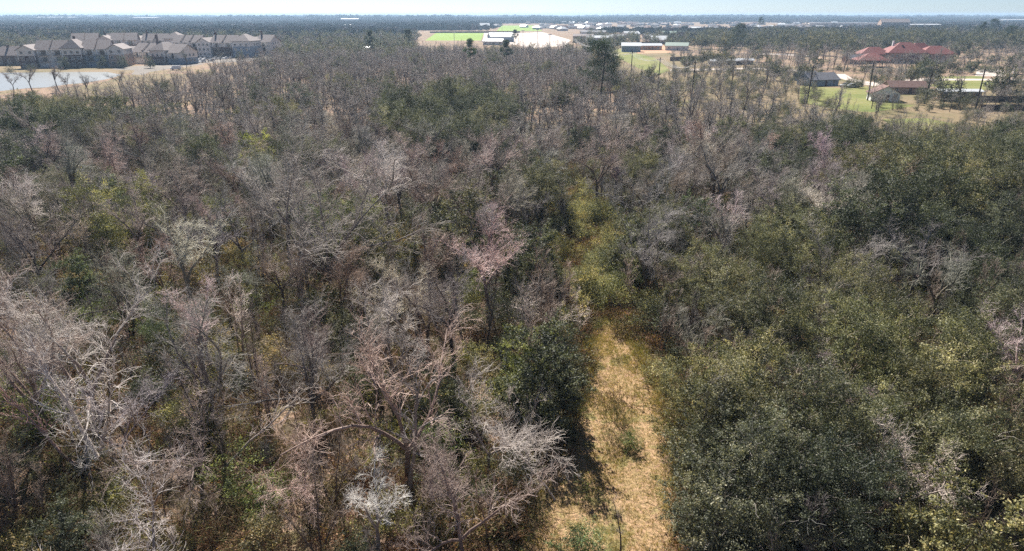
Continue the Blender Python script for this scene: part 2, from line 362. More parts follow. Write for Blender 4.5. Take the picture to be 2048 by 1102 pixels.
def evergreen_mesh(seed, h, R_, leaf=0.17, nclump=120, per=300, low=0.12, twigs=True):
    g = np.random.default_rng(seed)
    P, Nn, t, c = crown_cloud(g, nclump, per, R_, R_ * g.uniform(0.85, 1.1), h * low, h * 0.98, R_ * 0.16)
    parts = [leaves(P, Nn, leaf, 0.5, g, t)]
    # trunk with limbs that reach towards some of the clumps
    n = min(len(c), 16); sel = c[g.permutation(len(c))[:n]]
    base = np.zeros((n, 3)); base[:, 2] = h * g.uniform(0.12, 0.3, n)
    d = sel - base; ln = np.linalg.norm(d, axis=1)
    bp, br = grow(base, d, ln * 0.95, np.full(n, 0.010 * h), 5, 0.07, 0, 0.25, g)
    tp, tr = grow(np.array([[0, 0, -0.15]]), np.array([[g.normal(0, .1), g.normal(0, .1), 1]]), np.array([h * 0.62]), np.array([0.022 * h]), 6, 0.06, 0.1, 0.4, g)
    m = 170 if twigs else 12; k2 = g.integers(0, len(c), m); dd = unit(c[k2] - [0, 0, h * 0.35]) + g.normal(0, .35, (m, 3))
    q, qr = grow(c[k2], dd, np.full(m, R_ * 0.33) * g.uniform(.5, 1.2, m), np.full(m, 0.012), 4, 0.25, 0.05, 0.5, g)
    trunk = join([(*tubes(tp, tr, 7), 0.4), (*tubes(bp, br, 5), 0.6)])
    tq = tubes(q, qr, 3); parts.append((*tq, 0.7))
    V, F, T = join(parts)
    return np_mesh('trunk', *trunk[:2], M_BARK, trunk[2], True), np_mesh('crown', V, F, M_LEAF, T, False, (M_TWIG, len(tq[1])))
def pine_mesh(seed, h, R_, low=0.5, nclump=42, per=260, ln=0.5):
    g = np.random.default_rng(seed)
    z = h * (low + (1 - low) * g.uniform(0, 1, nclump) ** 0.8); f = (z / h - low) / (1 - low)
    rr = R_ * np.clip(1.05 - 0.55 * f ** 2, 0.3, 1) * g.uniform(0.25, 1, nclump); az = g.uniform(0, 6.28, nclump)
    c = np.stack([rr * np.cos(az), rr * np.sin(az), z], 1)
    k = np.repeat(np.arange(nclump), per); v = unit(g.normal(0, 1, (len(k), 3))) * [1, 1, 0.6]
    P = c[k] + v * (g.uniform(0, 1, (len(k), 1)) ** 0.5) * R_ * 0.34
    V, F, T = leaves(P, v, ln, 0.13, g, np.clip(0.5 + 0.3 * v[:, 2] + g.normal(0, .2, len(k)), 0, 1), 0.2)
    base = np.zeros((nclump, 3)); base[:, 2] = np.maximum(z - 0.45 * rr, h * 0.35)
    bp, br = grow(base, c - base, np.linalg.norm(c - base, axis=1), np.full(nclump, 0.05), 4, 0.05, 0.02, 0.4, g)
    tp, tr = grow(np.array([[0, 0, -0.15]]), np.array([[g.normal(0, .03), g.normal(0, .03), 1]]), np.array([h * 0.95]), np.array([0.016 * h]), 10, 0.015, 0.05, 0.3, g)
    trunk = join([(*tubes(tp, tr, 7), 0.4), (*tubes(bp, br, 4), 0.6)])
    return np_mesh('trunk', *trunk[:2], M_BARK, trunk[2], True), np_mesh('crown', V, F, M_NEEDLE, T)
def shrub_mesh(seed, h, R_, leaf=0.14, nclump=26, per=170):
    g = np.random.default_rng(seed)
    P, Nn, t, c = crown_cloud(g, nclump, per, R_, R_ * g.uniform(0.8, 1.1), 0.05, h, R_ * 0.34)
    V, F, T = join([leaves(P, Nn, leaf, 0.5, g, t)])
    n = min(12, len(c)); sp, sr = grow(np.zeros((n, 3)), c[:n], np.linalg.norm(c[:n], axis=1), np.full(n, 0.022), 4, 0.1, 0.05, 0.4, g)
    s = join([(*tubes(sp, sr, 4), 0.5)])
    return np_mesh('stems', *s[:2], M_BARK, s[2]), np_mesh('foliage', V, F, M_LEAF, T)
def sapling_mesh(seed, h, thin=False):
    """several thin upright stems with short side twigs"""
    g = np.random.default_rng(seed)
    n = 1 if thin else g.integers(1, 4)
    P = g.normal(0, 0.12, (n, 3)); P[:, 2] = -0.1
    D = np.concatenate([g.normal(0, 0.16, (n, 2)), np.ones((n, 1))], 1)
    sp, sr = grow(P, D, h * g.uniform(0.7, 1.0, n), np.full(n, 0.011 * h), 8, 0.05, 0.05, 0.2, g)
    b = kids(sp, sr, 5 if thin else 13, 0.45 if thin else 0.6, h * (0.1 if thin else 0.24), 0.3, 0.5, g, 0.25, 0.009); p2, r2 = grow(*b, 4, 0.15, 0.08, 0.45, g)
    b = kids(p2, r2, 6, 0.6, h * 0.10, 0.2, 0.7, g, 0.15, 0.008); p3, r3 = grow(*b, 3, 0.15, 0.06, 0.5, g)
    b = kids(p3, r3, 3, 0.6, h * 0.05, 0.2, 0.8, g, 0.1, 0.007); p4, r4 = grow(*b, 2, 0.15, 0.06, 0.5, g)
    s = join([(*tubes(sp, sr, 5), 0.5)])
    c = join([(*tubes(p2, r2, 3), 0.45), (*tubes(p3, r3, 3), 0.7), (*tubes(p4, r4, 3), 0.85)])
    return np_mesh('trunk', *s[:2], M_BARK, s[2]), np_mesh('crown', c[0], c[1], M_TWIG, c[2])
def brush_mesh(seed, h, r, n=34, leafy=0):
    """a knee to chest high clump of dead stems"""
    g = np.random.default_rng(seed)
    P = np.concatenate([g.normal(0, r * 0.45, (n, 2)), np.zeros((n, 1))], 1)
    D = np.concatenate([P[:, :2] * 0.7 + g.normal(0, 0.35, (n, 2)), np.ones((n, 1))], 1)
    sp, sr = grow(P, D, h * g.uniform(0.5, 1.1, n), np.full(n, 0.013), 4, 0.15, -0.02, 0.5, g)
    b = kids(sp, sr, 6, 0.7, h * 0.35, 0.25, 0.8, g, 0.05, 0.009); p2, r2 = grow(*b, 3, 0.2, 0.0, 0.5, g)
    parts = [(*tubes(sp, sr, 3), g.uniform(0, 1, n).repeat(12)), (*tubes(p2, r2, 3), g.uniform(0.3, 1, len(p2)).repeat(9))]
    if leafy:
        k = g.integers(0, len(p2), leafy); P2 = p2[k, g.integers(1, 4, leafy)] + g.normal(0, 0.05, (leafy, 3))
        parts.append(leaves(P2, np.tile([0, 0, 1.0], (leafy, 1)), 0.12, 0.5, g, g.uniform(0.2, 1, leafy)))
    V, F, T = join(parts)
    return np_mesh('brush', V, F, M_BRUSH, T)

# near and far prototypes of every plant
BARE = [bare_tree_mesh(100 + i, h, s, st) for i, (h, s, st) in enumerate([
    (8.5, 9.5, 'spread'), (9.5, 10.5, 'spread'), (7.5, 9.0, 'spread'), (9.0, 8.0, 'spread'),
    (10.5, 8.0, 'upright'), (9.5, 6.5, 'upright'), (11.5, 9.0, 'upright')])]
BIGBARE = bare_tree_mesh(150, 13.0, 14.0, 'fan', 0, 1.5)
BARE_FAR = [bare_tree_mesh(200 + i, h, s, st, 1) for i, (h, s, st) in enumerate([
    (9.0, 8.5, 'spread'), (10.5, 7.5, 'upright'), (9.5, 6.5, 'upright'), (11.5, 8.0, 'upright'), (8.0, 8.0, 'spread')])]
EVER = [evergreen_mesh(300, 8.5, 4.6, 0.12, 95, 640), evergreen_mesh(301, 7.8, 4.2, 0.115, 88, 620), evergreen_mesh(302, 9.0, 3.9, 0.12, 84, 620),
        evergreen_mesh(303, 6.5, 2.8, 0.16, 80, 260, 0.08)]
EVER_FAR = [evergreen_mesh(310 + i, h, r, 0.42, 60, 60, 0.1, False) for i, (h, r) in enumerate([(8.5, 4.3), (7.5, 3.4), (9.5, 3.8)])]
PINE = [pine_mesh(320, 17.5, 5.4, 0.40, 62, 230, 0.5), pine_mesh(321, 16.0, 3.2, 0.5, 34), pine_mesh(322, 18, 3.6, 0.55, 40)]
SHRUB = [shrub_mesh(330, 2.6, 1.7), shrub_mesh(331, 3.4, 1.6), shrub_mesh(332, 1.9, 1.5), shrub_mesh(333, 4.2, 2.1, 0.15, 36, 200)]
SAP = [sapling_mesh(340 + i, h) for i, h in enumerate([5.5, 6.5, 7.5, 4.5])]
BRUSH = [brush_mesh(350, 1.1, 0.8), brush_mesh(351, 1.7, 0.9, 40), brush_mesh(352, 0.9, 1.1, 40, 240), brush_mesh(353, 1.5, 1.0, 36, 380)]

def plant(name, pair, x, y, rz=None, sc=1.0, color=(1, 1, 1, 1), label=None, cat='tree', group=None, tilt=0.0):
    r = empty(name, (x, y, 0), random.uniform(0, 6.28) if rz is None else rz, sc)
    if tilt: r.rotation_euler[0] = tilt
    names = {'trunk': 'trunk', 'crown': 'crown', 'stems': 'stems', 'foliage': 'foliage'}
    for me in pair: put(names[me.name.split('.')[0]], me, r, color=color)
    tag(r, label, cat, group)
    return r

# ---------------------------------------------------------------- tall individual trees read off the photograph
GREY, PALE, PINK, BROWN, DARK = (1.05, 1.05, 1.03, 1), (2.0, 1.96, 1.93, 1), (1.55, 1.35, 1.27, 1), (1.0, 0.87, 0.77, 1), (0.6, 0.58, 0.6, 1)
taken = []   # (x, y, radius)
def hero(name, pair, px, py, z, r, **k):
    x, y = spot(px, py, z); taken.append((x, y, r)); return plant(name, pair, x, y, **k)
hb = [  # mesh, crown px,py, crown z, keep-out r, scale, colour, label
    (BARE[1], 805, 800, 6.0, 3.2, 1.0, PINK, 'tall bare tree with dark double trunk and pinkish grey twigs, left of the trail'),
    (BARE[2], 975, 830, 5.0, 2.6, 0.9, PALE, 'bare tree with arching pale twigs overhanging the dark evergreen by the trail'),
    (BARE[0], 165, 700, 6.0, 3.5, 1.1, PALE, 'pale bare tree forking low into a wide Y at the left edge'),
    (BARE[2], 250, 1010, 6.0, 3.0, 0.95, (1.75, 1.75, 1.78, 1), 'whitest bare tree with a low fan of twigs in the bottom left corner'),
    (BARE[3], 385, 690, 6.0, 2.8, 0.95, GREY, 'grey bare tree with a round twiggy crown right of the low forking tree'),
    (BARE[0], 620, 730, 5.0, 3.0, 0.85, GREY, 'grey bare tree with drooping twigs behind the leaning branch'),
    (BARE[2], 590, 905, 4.0, 2.2, 0.55, (1.85, 1.55, 1.48, 1), 'small bare tree with a dense tuft of pink twigs'),
    (BARE[3], 765, 640, 6.0, 2.6, 0.85, (1.7, 1.7, 1.7, 1), 'white twigged bare tree behind the tall dark trunked tree'),
    (BARE[2], 370, 860, 4.5, 2.6, 0.8, PINK, 'pinkish bare tree between the low forking tree and the pink tuft'),
    (BARE[0], 930, 1010, 4.0, 2.6, 0.75, PINK, 'bare tree with curled twigs at the bottom centre, left of the trail'),
    (BARE[3], 55, 690, 7.0, 2.6, 1.05, PINK, 'pink twigged bare tree behind the low forking tree at the left edge'),
    (BARE[1], 1065, 590, 5.0, 2.2, 0.55, PALE, 'small pale bare tree left of the trail bend'),
    (BIGBARE, 650, 430, 8.5, 6.5, 1.05, GREY, 'huge grey bare tree with the widest crown in the middle of the wood'),
    (BARE[6], 560, 400, 8.0, 3.0, 1.05, GREY, 'upright grey bare tree on the left flank of the huge bare tree'),
    (BARE[6], 770, 370, 8.0, 3.0, 1.1, PALE, 'upright pale bare tree behind the right flank of the huge bare tree'),
    (BARE[4], 900, 620, 6.0, 2.6, 0.85, DARK, 'dark upright bare tree in the hollow left of the trail'),
    (BARE[5], 850, 600, 6.0, 2.4, 0.9, BROWN, 'brown upright bare tree in the hollow left of the trail'),
    (BARE[5], 1330, 560, 4.0, 2.0, 0.6, BROWN, 'brown bare tree on the right side of the trail bend'),
    (BARE[0], 60, 470, 6.0, 3.0, 0.9, DARK, 'dark spreading bare tree at the left edge above the green thicket'),
    (BARE[6], 1200, 330, 7, 2.5, 0.9, BROWN, 'upright brown bare tree beyond the end of the trail'),
    (BARE[4], 700, 265, 7, 2.5, 0.95, BROWN, 'vase shaped brown bare tree left of the evergreen cluster'),
    (BARE[3], 1820, 960, 3.5, 2.0, 0.6, PALE, 'thin pale bare tree in the shade between the big evergreens'),
    (BARE[0], 1720, 480, 7, 2.6, 0.8, (1.2, 1.2, 1.2, 1), 'grey bare tree rising behind the big evergreens at the right'),
]
for me, px, py, z, r, sc, col, lab in hb:
    hero('bare_tree', me, px, py, z, r, sc=sc, color=col, label=lab, cat='tree', group='bare trees of the winter wood')
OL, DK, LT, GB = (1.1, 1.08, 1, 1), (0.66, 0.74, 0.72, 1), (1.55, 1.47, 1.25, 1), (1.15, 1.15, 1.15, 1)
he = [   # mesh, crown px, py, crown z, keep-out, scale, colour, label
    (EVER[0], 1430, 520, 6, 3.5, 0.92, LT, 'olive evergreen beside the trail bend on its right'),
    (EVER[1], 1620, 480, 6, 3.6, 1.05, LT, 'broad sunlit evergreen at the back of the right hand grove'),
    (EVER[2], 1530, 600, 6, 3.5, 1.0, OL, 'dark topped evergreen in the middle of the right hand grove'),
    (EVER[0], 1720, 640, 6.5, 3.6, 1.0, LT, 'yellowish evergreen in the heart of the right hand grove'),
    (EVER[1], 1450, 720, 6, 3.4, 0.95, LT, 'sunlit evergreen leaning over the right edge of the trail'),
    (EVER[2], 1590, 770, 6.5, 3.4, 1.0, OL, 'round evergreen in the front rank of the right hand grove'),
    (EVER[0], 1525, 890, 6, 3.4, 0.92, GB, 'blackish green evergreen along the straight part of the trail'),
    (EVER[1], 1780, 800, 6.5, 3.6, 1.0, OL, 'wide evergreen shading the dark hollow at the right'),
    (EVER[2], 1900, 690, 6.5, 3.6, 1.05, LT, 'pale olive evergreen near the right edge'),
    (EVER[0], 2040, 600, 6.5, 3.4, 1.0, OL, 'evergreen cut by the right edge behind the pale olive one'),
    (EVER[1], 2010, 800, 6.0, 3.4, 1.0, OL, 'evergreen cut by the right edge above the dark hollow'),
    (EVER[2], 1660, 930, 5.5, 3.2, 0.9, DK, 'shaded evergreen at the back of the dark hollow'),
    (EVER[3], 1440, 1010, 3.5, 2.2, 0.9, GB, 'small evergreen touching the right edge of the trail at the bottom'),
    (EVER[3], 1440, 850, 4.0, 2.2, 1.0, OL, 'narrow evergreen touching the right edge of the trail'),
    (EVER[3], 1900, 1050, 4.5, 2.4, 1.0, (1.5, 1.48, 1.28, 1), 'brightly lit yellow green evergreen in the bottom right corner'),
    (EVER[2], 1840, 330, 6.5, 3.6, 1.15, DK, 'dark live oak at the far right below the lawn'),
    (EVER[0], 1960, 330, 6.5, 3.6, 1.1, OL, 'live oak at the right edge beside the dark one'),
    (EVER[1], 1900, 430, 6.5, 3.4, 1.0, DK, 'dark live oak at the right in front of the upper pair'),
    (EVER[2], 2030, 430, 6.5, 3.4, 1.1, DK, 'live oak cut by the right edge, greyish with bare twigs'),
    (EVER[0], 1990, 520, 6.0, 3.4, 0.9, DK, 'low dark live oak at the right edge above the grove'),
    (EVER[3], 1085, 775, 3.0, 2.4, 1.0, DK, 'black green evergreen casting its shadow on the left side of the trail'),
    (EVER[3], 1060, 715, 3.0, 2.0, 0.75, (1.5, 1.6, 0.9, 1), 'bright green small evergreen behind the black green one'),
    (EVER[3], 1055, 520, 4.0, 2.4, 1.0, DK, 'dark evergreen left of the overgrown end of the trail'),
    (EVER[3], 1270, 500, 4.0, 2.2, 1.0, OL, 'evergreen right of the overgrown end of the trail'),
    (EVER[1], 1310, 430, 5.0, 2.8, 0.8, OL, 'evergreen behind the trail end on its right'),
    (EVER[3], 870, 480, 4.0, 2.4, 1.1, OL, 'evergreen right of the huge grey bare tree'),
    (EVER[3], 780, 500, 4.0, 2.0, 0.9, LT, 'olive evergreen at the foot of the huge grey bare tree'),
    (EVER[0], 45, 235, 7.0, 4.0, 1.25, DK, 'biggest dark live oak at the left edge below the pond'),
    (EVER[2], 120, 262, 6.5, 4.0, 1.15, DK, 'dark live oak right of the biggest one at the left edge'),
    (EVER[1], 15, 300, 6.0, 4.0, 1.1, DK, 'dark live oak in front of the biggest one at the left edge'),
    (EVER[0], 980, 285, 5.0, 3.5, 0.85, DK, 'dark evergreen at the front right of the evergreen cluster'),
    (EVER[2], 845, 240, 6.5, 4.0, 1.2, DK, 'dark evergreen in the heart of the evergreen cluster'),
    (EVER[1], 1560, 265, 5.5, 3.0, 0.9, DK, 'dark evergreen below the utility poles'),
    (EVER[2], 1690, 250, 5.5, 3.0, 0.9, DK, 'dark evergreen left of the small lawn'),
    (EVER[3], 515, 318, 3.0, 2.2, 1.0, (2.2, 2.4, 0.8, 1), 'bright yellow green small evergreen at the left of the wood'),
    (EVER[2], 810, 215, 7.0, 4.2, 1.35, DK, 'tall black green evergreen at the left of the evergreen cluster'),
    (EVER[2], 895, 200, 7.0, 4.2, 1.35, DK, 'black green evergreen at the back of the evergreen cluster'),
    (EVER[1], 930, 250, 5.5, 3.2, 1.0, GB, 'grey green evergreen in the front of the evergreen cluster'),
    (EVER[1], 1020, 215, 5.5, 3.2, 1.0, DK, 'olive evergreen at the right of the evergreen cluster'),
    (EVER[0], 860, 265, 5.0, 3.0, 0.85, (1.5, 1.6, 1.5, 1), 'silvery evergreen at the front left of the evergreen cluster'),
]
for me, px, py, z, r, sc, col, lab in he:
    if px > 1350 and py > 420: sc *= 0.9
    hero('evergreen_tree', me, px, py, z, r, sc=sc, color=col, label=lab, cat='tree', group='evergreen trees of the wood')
for px_, py_, i_, sc_, lab_ in [(112, 160, 4, .85, 'lone bare tree with a dark forked trunk on the near shore of the pond'), (135, 168, 5, .8, 'slim bare tree right of the forked one on the pond shore'), (60, 165, 6, .8, 'upright bare tree at the left of the pond shore'), (172, 172, 4, .7, 'small bare tree at the right of the pond shore'), (20, 168, 5, .85, 'bare tree on the pond shore at the left edge'), (238, 165, 6, .7, 'bare tree at the right tip of the pond')]:
    hero('bare_tree', BARE[i_], px_, py_, 4, 2, sc=sc_, color=DARK, label=lab_, group='bare trees on the pond shore')
for k_, (px_, py_, m_, lab_) in enumerate([(262, 122, BARE[5], 'bare tree between the pond end and the apartments'), (300, 128, EVER[3], 'round evergreen beside the access road'), (245, 128, EVER[3], 'dark evergreen at the right end of the pond bank'), (330, 120, BARE[4], 'bare tree in front of the lower apartment block'), (372, 128, BARE[4], 'bare tree between the access road and the parked cars'), (205, 128, EVER[3], 'dark evergreen in front of the longest apartment block'), (60, 136, SHRUB[3], 'dark bush on the pond bank at the left'), (20, 138, SHRUB[3], 'dark bush on the pond bank at the left edge'), (480, 116, EVER[3], 'evergreen right of the parked cars'), (440, 126, BARE[5], 'bare tree in front of the parked cars'), (130, 130, EVER[3], 'small evergreen in front of the left half of the longest apartment block')]):
    nm_ = 'bare_tree' if m_ in BARE else 'evergreen_shrub' if m_ in SHRUB else 'evergreen_tree'
    hero(nm_, m_, px_, py_, 2, 3, sc=.8, color=DK, label=lab_, cat='shrub' if m_ in SHRUB else 'tree')
hp = [
    (PINE[0], 1203, 128, 13, 6, 1.08, 'tallest pine with a broad dark crown standing alone in the wood', DK),
    (PINE[1], 940, 98, 12, 3, 1.0, 'slender green topped pine left of the concrete yard', (1.4, 1.5, 1, 1)),
    (PINE[1], 1013, 96, 12, 3, 0.95, 'slender dark pine in front of the concrete yard', DK),
    (PINE[0], 1478, 62, 14, 3, 1.1, 'dark pine on the skyline right of the warehouses', DK),
    (PINE[2], 1522, 44, 15, 3, 1.25, 'sparse pine topping the skyline right of the dark one', OL),
    (PINE[0], 1990, 50, 15, 3, 1.2, 'tall pine in the dark clump behind the red roofed house', DK),
    (PINE[2], 1965, 55, 15, 3, 1.1, 'pine at the left of the dark clump behind the red roofed house', DK),
    (PINE[0], 2022, 62, 14, 3, 1.0, 'pine at the right of the dark clump behind the red roofed house', DK),
    (PINE[1], 740, 72, 13, 3, 1.0, 'pine on the far left of the green sports field', DK),
    (PINE[1], 815, 68, 13, 3, 1.0, 'pine just left of the green sports field', DK),
    (PINE[1], 1030, 66, 12, 3, 0.9, 'dark pine at the corner of the concrete yard', DK),
]
for me, px, py, z, r, sc, lab, col in hp:
    hero('pine_tree', me, px, py, z, r, sc=sc, color=col, label=lab, cat='pine')
# slender sapling standing on the trail at the bottom, and the small bushes beside it
hero('bare_sapling', sapling_mesh(349, 5.2, True), 1254, 1030, 3.0, 1, sc=1.0, rz=1.0, color=DARK, label='thin dark sapling standing alone on the trail at the bottom', cat='sapling')
hero('evergreen_shrub', SHRUB[1], 1168, 1090, 1.0, 1, sc=0.62, color=(1.1, 1.5, 1, 1), label='small green bush on the trail at the bottom edge', cat='shrub')
hero('evergreen_shrub', SHRUB[2], 1262, 890, 0.3, 1, sc=0.45, color=(1.4, 1.6, 0.9, 1), label='low green tuft of a bush in the middle of the trail', cat='shrub')

# ---------------------------------------------------------------- the wood: every tree by its ground position
WOOD = [(-400, 225), (0, 243), (150, 236), (230, 215), (330, 195), (450, 165), (540, 140), (860, 117), (1140, 119), (1200, 150), (1250, 182), (1320, 212), (1420, 240), (1600, 290), (1720, 315), (1790, 375), (1900, 385), (2048, 360), (2500, 350)]
wx, wy = zip(*WOOD)
def in_wood(px, py): return py > np.interp(px, wx, wy)
EZ = [(1660, 700, 340, 240, 0.85), (1930, 370, 200, 110, 0.9), (890, 235, 120, 60, 0.8), (1080, 520, 60, 60, 0.5), (1250, 450, 130, 60, 0.4),
      (250, 560, 200, 70, 0.3), (60, 250, 110, 40, 0.6), (1560, 280, 130, 30, 0.5), (1400, 300, 90, 60, 0.15), (850, 500, 110, 60, 0.3), (60, 950, 130, 120, 0.3), (1000, 330, 200, 60, 0.12)]
def pever(px, py):
    p = 0.17 if py > 230 else 0.09
    for cx, cy_, rx, ry, w in EZ:
        d = ((px - cx) / rx) ** 2 + ((py - cy_) / ry) ** 2
        if d < 1: p = max(p, w)
        elif d < 1.3: p = max(p, w * (1.3 - d) / 0.3)
    return p
cell = {}
def free(x, y, r):
    for a, b, q in taken:
        if (x - a) ** 2 + (y - b) ** 2 < (0.5 * (q + r)) ** 2 * 1.1: return False
    i, j = int(x // 6), int(y // 6)
    for di in (-1, 0, 1):
        for dj in (-1, 0, 1):
            for a, b, q in cell.get((i + di, j + dj), ()):
                if (x - a) ** 2 + (y - b) ** 2 < (0.5 * (q + r)) ** 2: return False
    cell.setdefault((i, j), []).append((x, y, r)); return True
cand = []
for _ in range(60000):
    v = random.random(); y = math.sqrt(22 ** 2 + v * (430 ** 2 - 22 ** 2)); x = random.uniform(-0.9, 0.9) * (y + 12)
    px, py = proj(x, y)
    if not in_wood(px, py) or px < -140 or px > 2190: continue
    pd = path_dist(x, y)
    if pd < 1.2: continue
    if random.random() < pever(*proj(x, y, 5)):
        k = 'e'; r = 9.0 if y < 60 and px > 1300 else 5.4 if y < 60 else 4.8
    else:
        k = 'b'; r = 5.7 if y < 45 else 4.7 if y < 70 else 3.8
    if track_dist(x, y) < 5.0 or (38 < y < 105 and abs(x - np.interp(y, TRK[:, 1], TRK[:, 0])) < 5 and random.random() < .95): continue
    if pd < 2.5 and (k == 'e' or random.random() < 0.6): continue
    if free(x, y, r): cand.append((y, x, k))
cand.sort()
SIDE = [(-9999, 300, 'at the far left'), (300, 620, 'left of centre'), (620, 1000, 'just left of the trail line'), (1000, 1300, 'around the trail line'), (1300, 1700, 'right of the trail'), (1700, 99999, 'at the far right')]
def where(x, y):
    px, py = proj(x, y, 4); s = next(t for a, b, t in SIDE if a <= px < b)
    d = 'in the foreground' if y < 38 else 'in the near wood' if y < 60 else 'in the middle wood' if y < 90 else 'deep in the wood'
    return f'{d} {s}'
LOOKS = [('grey', GREY, 5), ('pale grey', PALE, 2), ('pinkish', PINK, 1), ('brown', BROWN, 2), ('dark', DARK, 1.5)]
nb = ne = ns = 0; far_b, far_e = [], []
for y, x, k in cand:
    px, py = proj(x, y)
    if k == 'b':
        if nb < 270:
            nb += 1
            nm, col, _ = random.choices(LOOKS, [l[2] for l in LOOKS])[0]
            if y < 50 and px < 1000 and random.random() < 0.5: nm, col = 'pale grey', PALE
            if y > 60 and nm == 'pale grey' and random.random() < 0.6: nm, col = 'grey', GREY
            i = random.choices(range(7), [2, 2, 2, 2, 1.5, 1.5, 1.5] if y < 55 else [1, 1, 1, 1, 2, 3, 2])[0]
            sc = random.uniform(0.62, 0.98)
            if px > 1300 and y < 60: sc *= 0.75
            size = 'small' if sc < 0.72 else 'tall' if sc > 0.88 else 'mid height'
            plant('bare_tree', BARE[i], x, y, sc=sc, color=tuple(c * random.uniform(0.92, 1.08) for c in col[:3]) + (1,),
                  label=f'{size} {"upright" if i > 3 else "spreading"} {nm} bare tree {where(x, y)}'.replace('mid height', 'medium'), group='bare trees of the winter wood')
        else: far_b.append((x, y))
    else:
        if ne < 250:
            ne += 1
            i = random.choices(range(4), [1, 1, 1, 3])[0] if not (px > 1350 and y < 70) else random.choice([0, 1, 2])
            sc = random.uniform(0.62, 0.95)
            if px < 1250 and y < 60: sc *= 0.75; i = 3 if random.random() < 0.7 else i
            if y > 60: sc = random.uniform(0.75, 1.15)
            nm, col = random.choice([('olive', OL), ('dark', DK), ('grey green', GB), ('yellowish', (1.3, 1.3, 0.9, 1)), ('leafy green', (0.8, 1.0, 0.72, 1))])
            if y > 80: nm, col = random.choice([('olive', OL), ('dark', DK), ('dark', DK), ('grey green', GB)])
            if px > 1680 and 58 < y < 130: sc = random.uniform(1.05, 1.35); nm, col = random.choice([('dark', DK), ('olive', OL)])
            size = 'small' if sc * (0.75 if i == 3 else 1) < 0.62 else 'full crowned'
            plant('evergreen_tree', EVER[i], x, y, sc=sc, color=col, label=f'{size} {nm} evergreen {where(x, y)}', group='evergreen trees of the wood')
        else: far_e.append((x, y))
print('individual bare', nb, 'evergreen', ne, 'rest', len(far_b), len(far_e))
for i in range(80):     # yellow green scrub where the trail is overgrown
    x, y = TRK[random.randrange(60)]; x += random.gauss(0, 3.4); y += random.gauss(0, 1.5)
    if path_dist(x, y) < 0.3: continue
    nm, col = random.choice([('yellow green', (2.2, 2.1, 1.6, 1)), ('straw yellow', (3.0, 2.7, 2.1, 1)), ('olive', (1.6, 1.6, 1.3, 1))])
    plant('evergreen_shrub', SHRUB[i % 4], x, y, sc=random.uniform(0.35, 0.8), color=col, label=f'{"low" if i % 4 in (0, 2) else "tall"} {nm} bush on the overgrown end of the trail', cat='shrub', group='scrub on the overgrown trail')
# saplings and shrubs between the trees
SPOTS = []
n_s = n_h = 0
MORE_S, MORE_H = [], []
for _ in range(26000):
    y = 23 + _ / 26000 * 125 + random.uniform(-3, 3); x = random.uniform(-0.88, 0.88) * (y + 12)
    if random.random() > y / 80: continue
    px, py = proj(x, y)
    if px < -80 or px > 2130 or path_dist(x, y) < 0.7 or track_dist(x, y) < 3.2 or (px > 1330 and y < 50 and random.random() < .6): continue
    if any((x - a) ** 2 + (y - b) ** 2 < 2.1 ** 2 for a, b in SPOTS[-260:]): continue
    isap = random.random() < 0.55
    if (n_s if isap else n_h) >= 260:
        SPOTS.append((x, y)); (MORE_S if isap else MORE_H).append((x, y)); continue
    if isap:
        SPOTS.append((x, y)); n_s += 1; nm, col, _ = random.choices(LOOKS, [2, 1, 2, 4, 4])[0]
        i = random.randrange(4); sc = random.uniform(0.6, 1.0)
        plant('bare_sapling', SAP[i], x, y, sc=sc, color=col, label=f'{"short" if SAP[i][0] in (SAP[0][0], SAP[3][0]) else "tall"} thin {nm} sapling {where(x, y)}', cat='sapling', group='thin saplings between the trees')
    else:
        SPOTS.append((x, y)); n_h += 1; i = random.randrange(4)
        nm, col = random.choice([('olive', OL), ('dark green', DK), ('bright green', (1.2, 1.4, 0.8, 1)), ('yellowish', (1.8, 1.7, 1.1, 1))])
        if px < 1000 and random.random() < 0.25: nm, col = 'tan', (2.0, 1.6, 1.35, 1)
        plant('evergreen_shrub', SHRUB[i], x, y, sc=random.uniform(0.5, 0.95), color=col, label=f'{"low" if i in (0, 2) else "tall"} {nm} bush {where(x, y)}', cat='shrub', group='bushes under the trees')

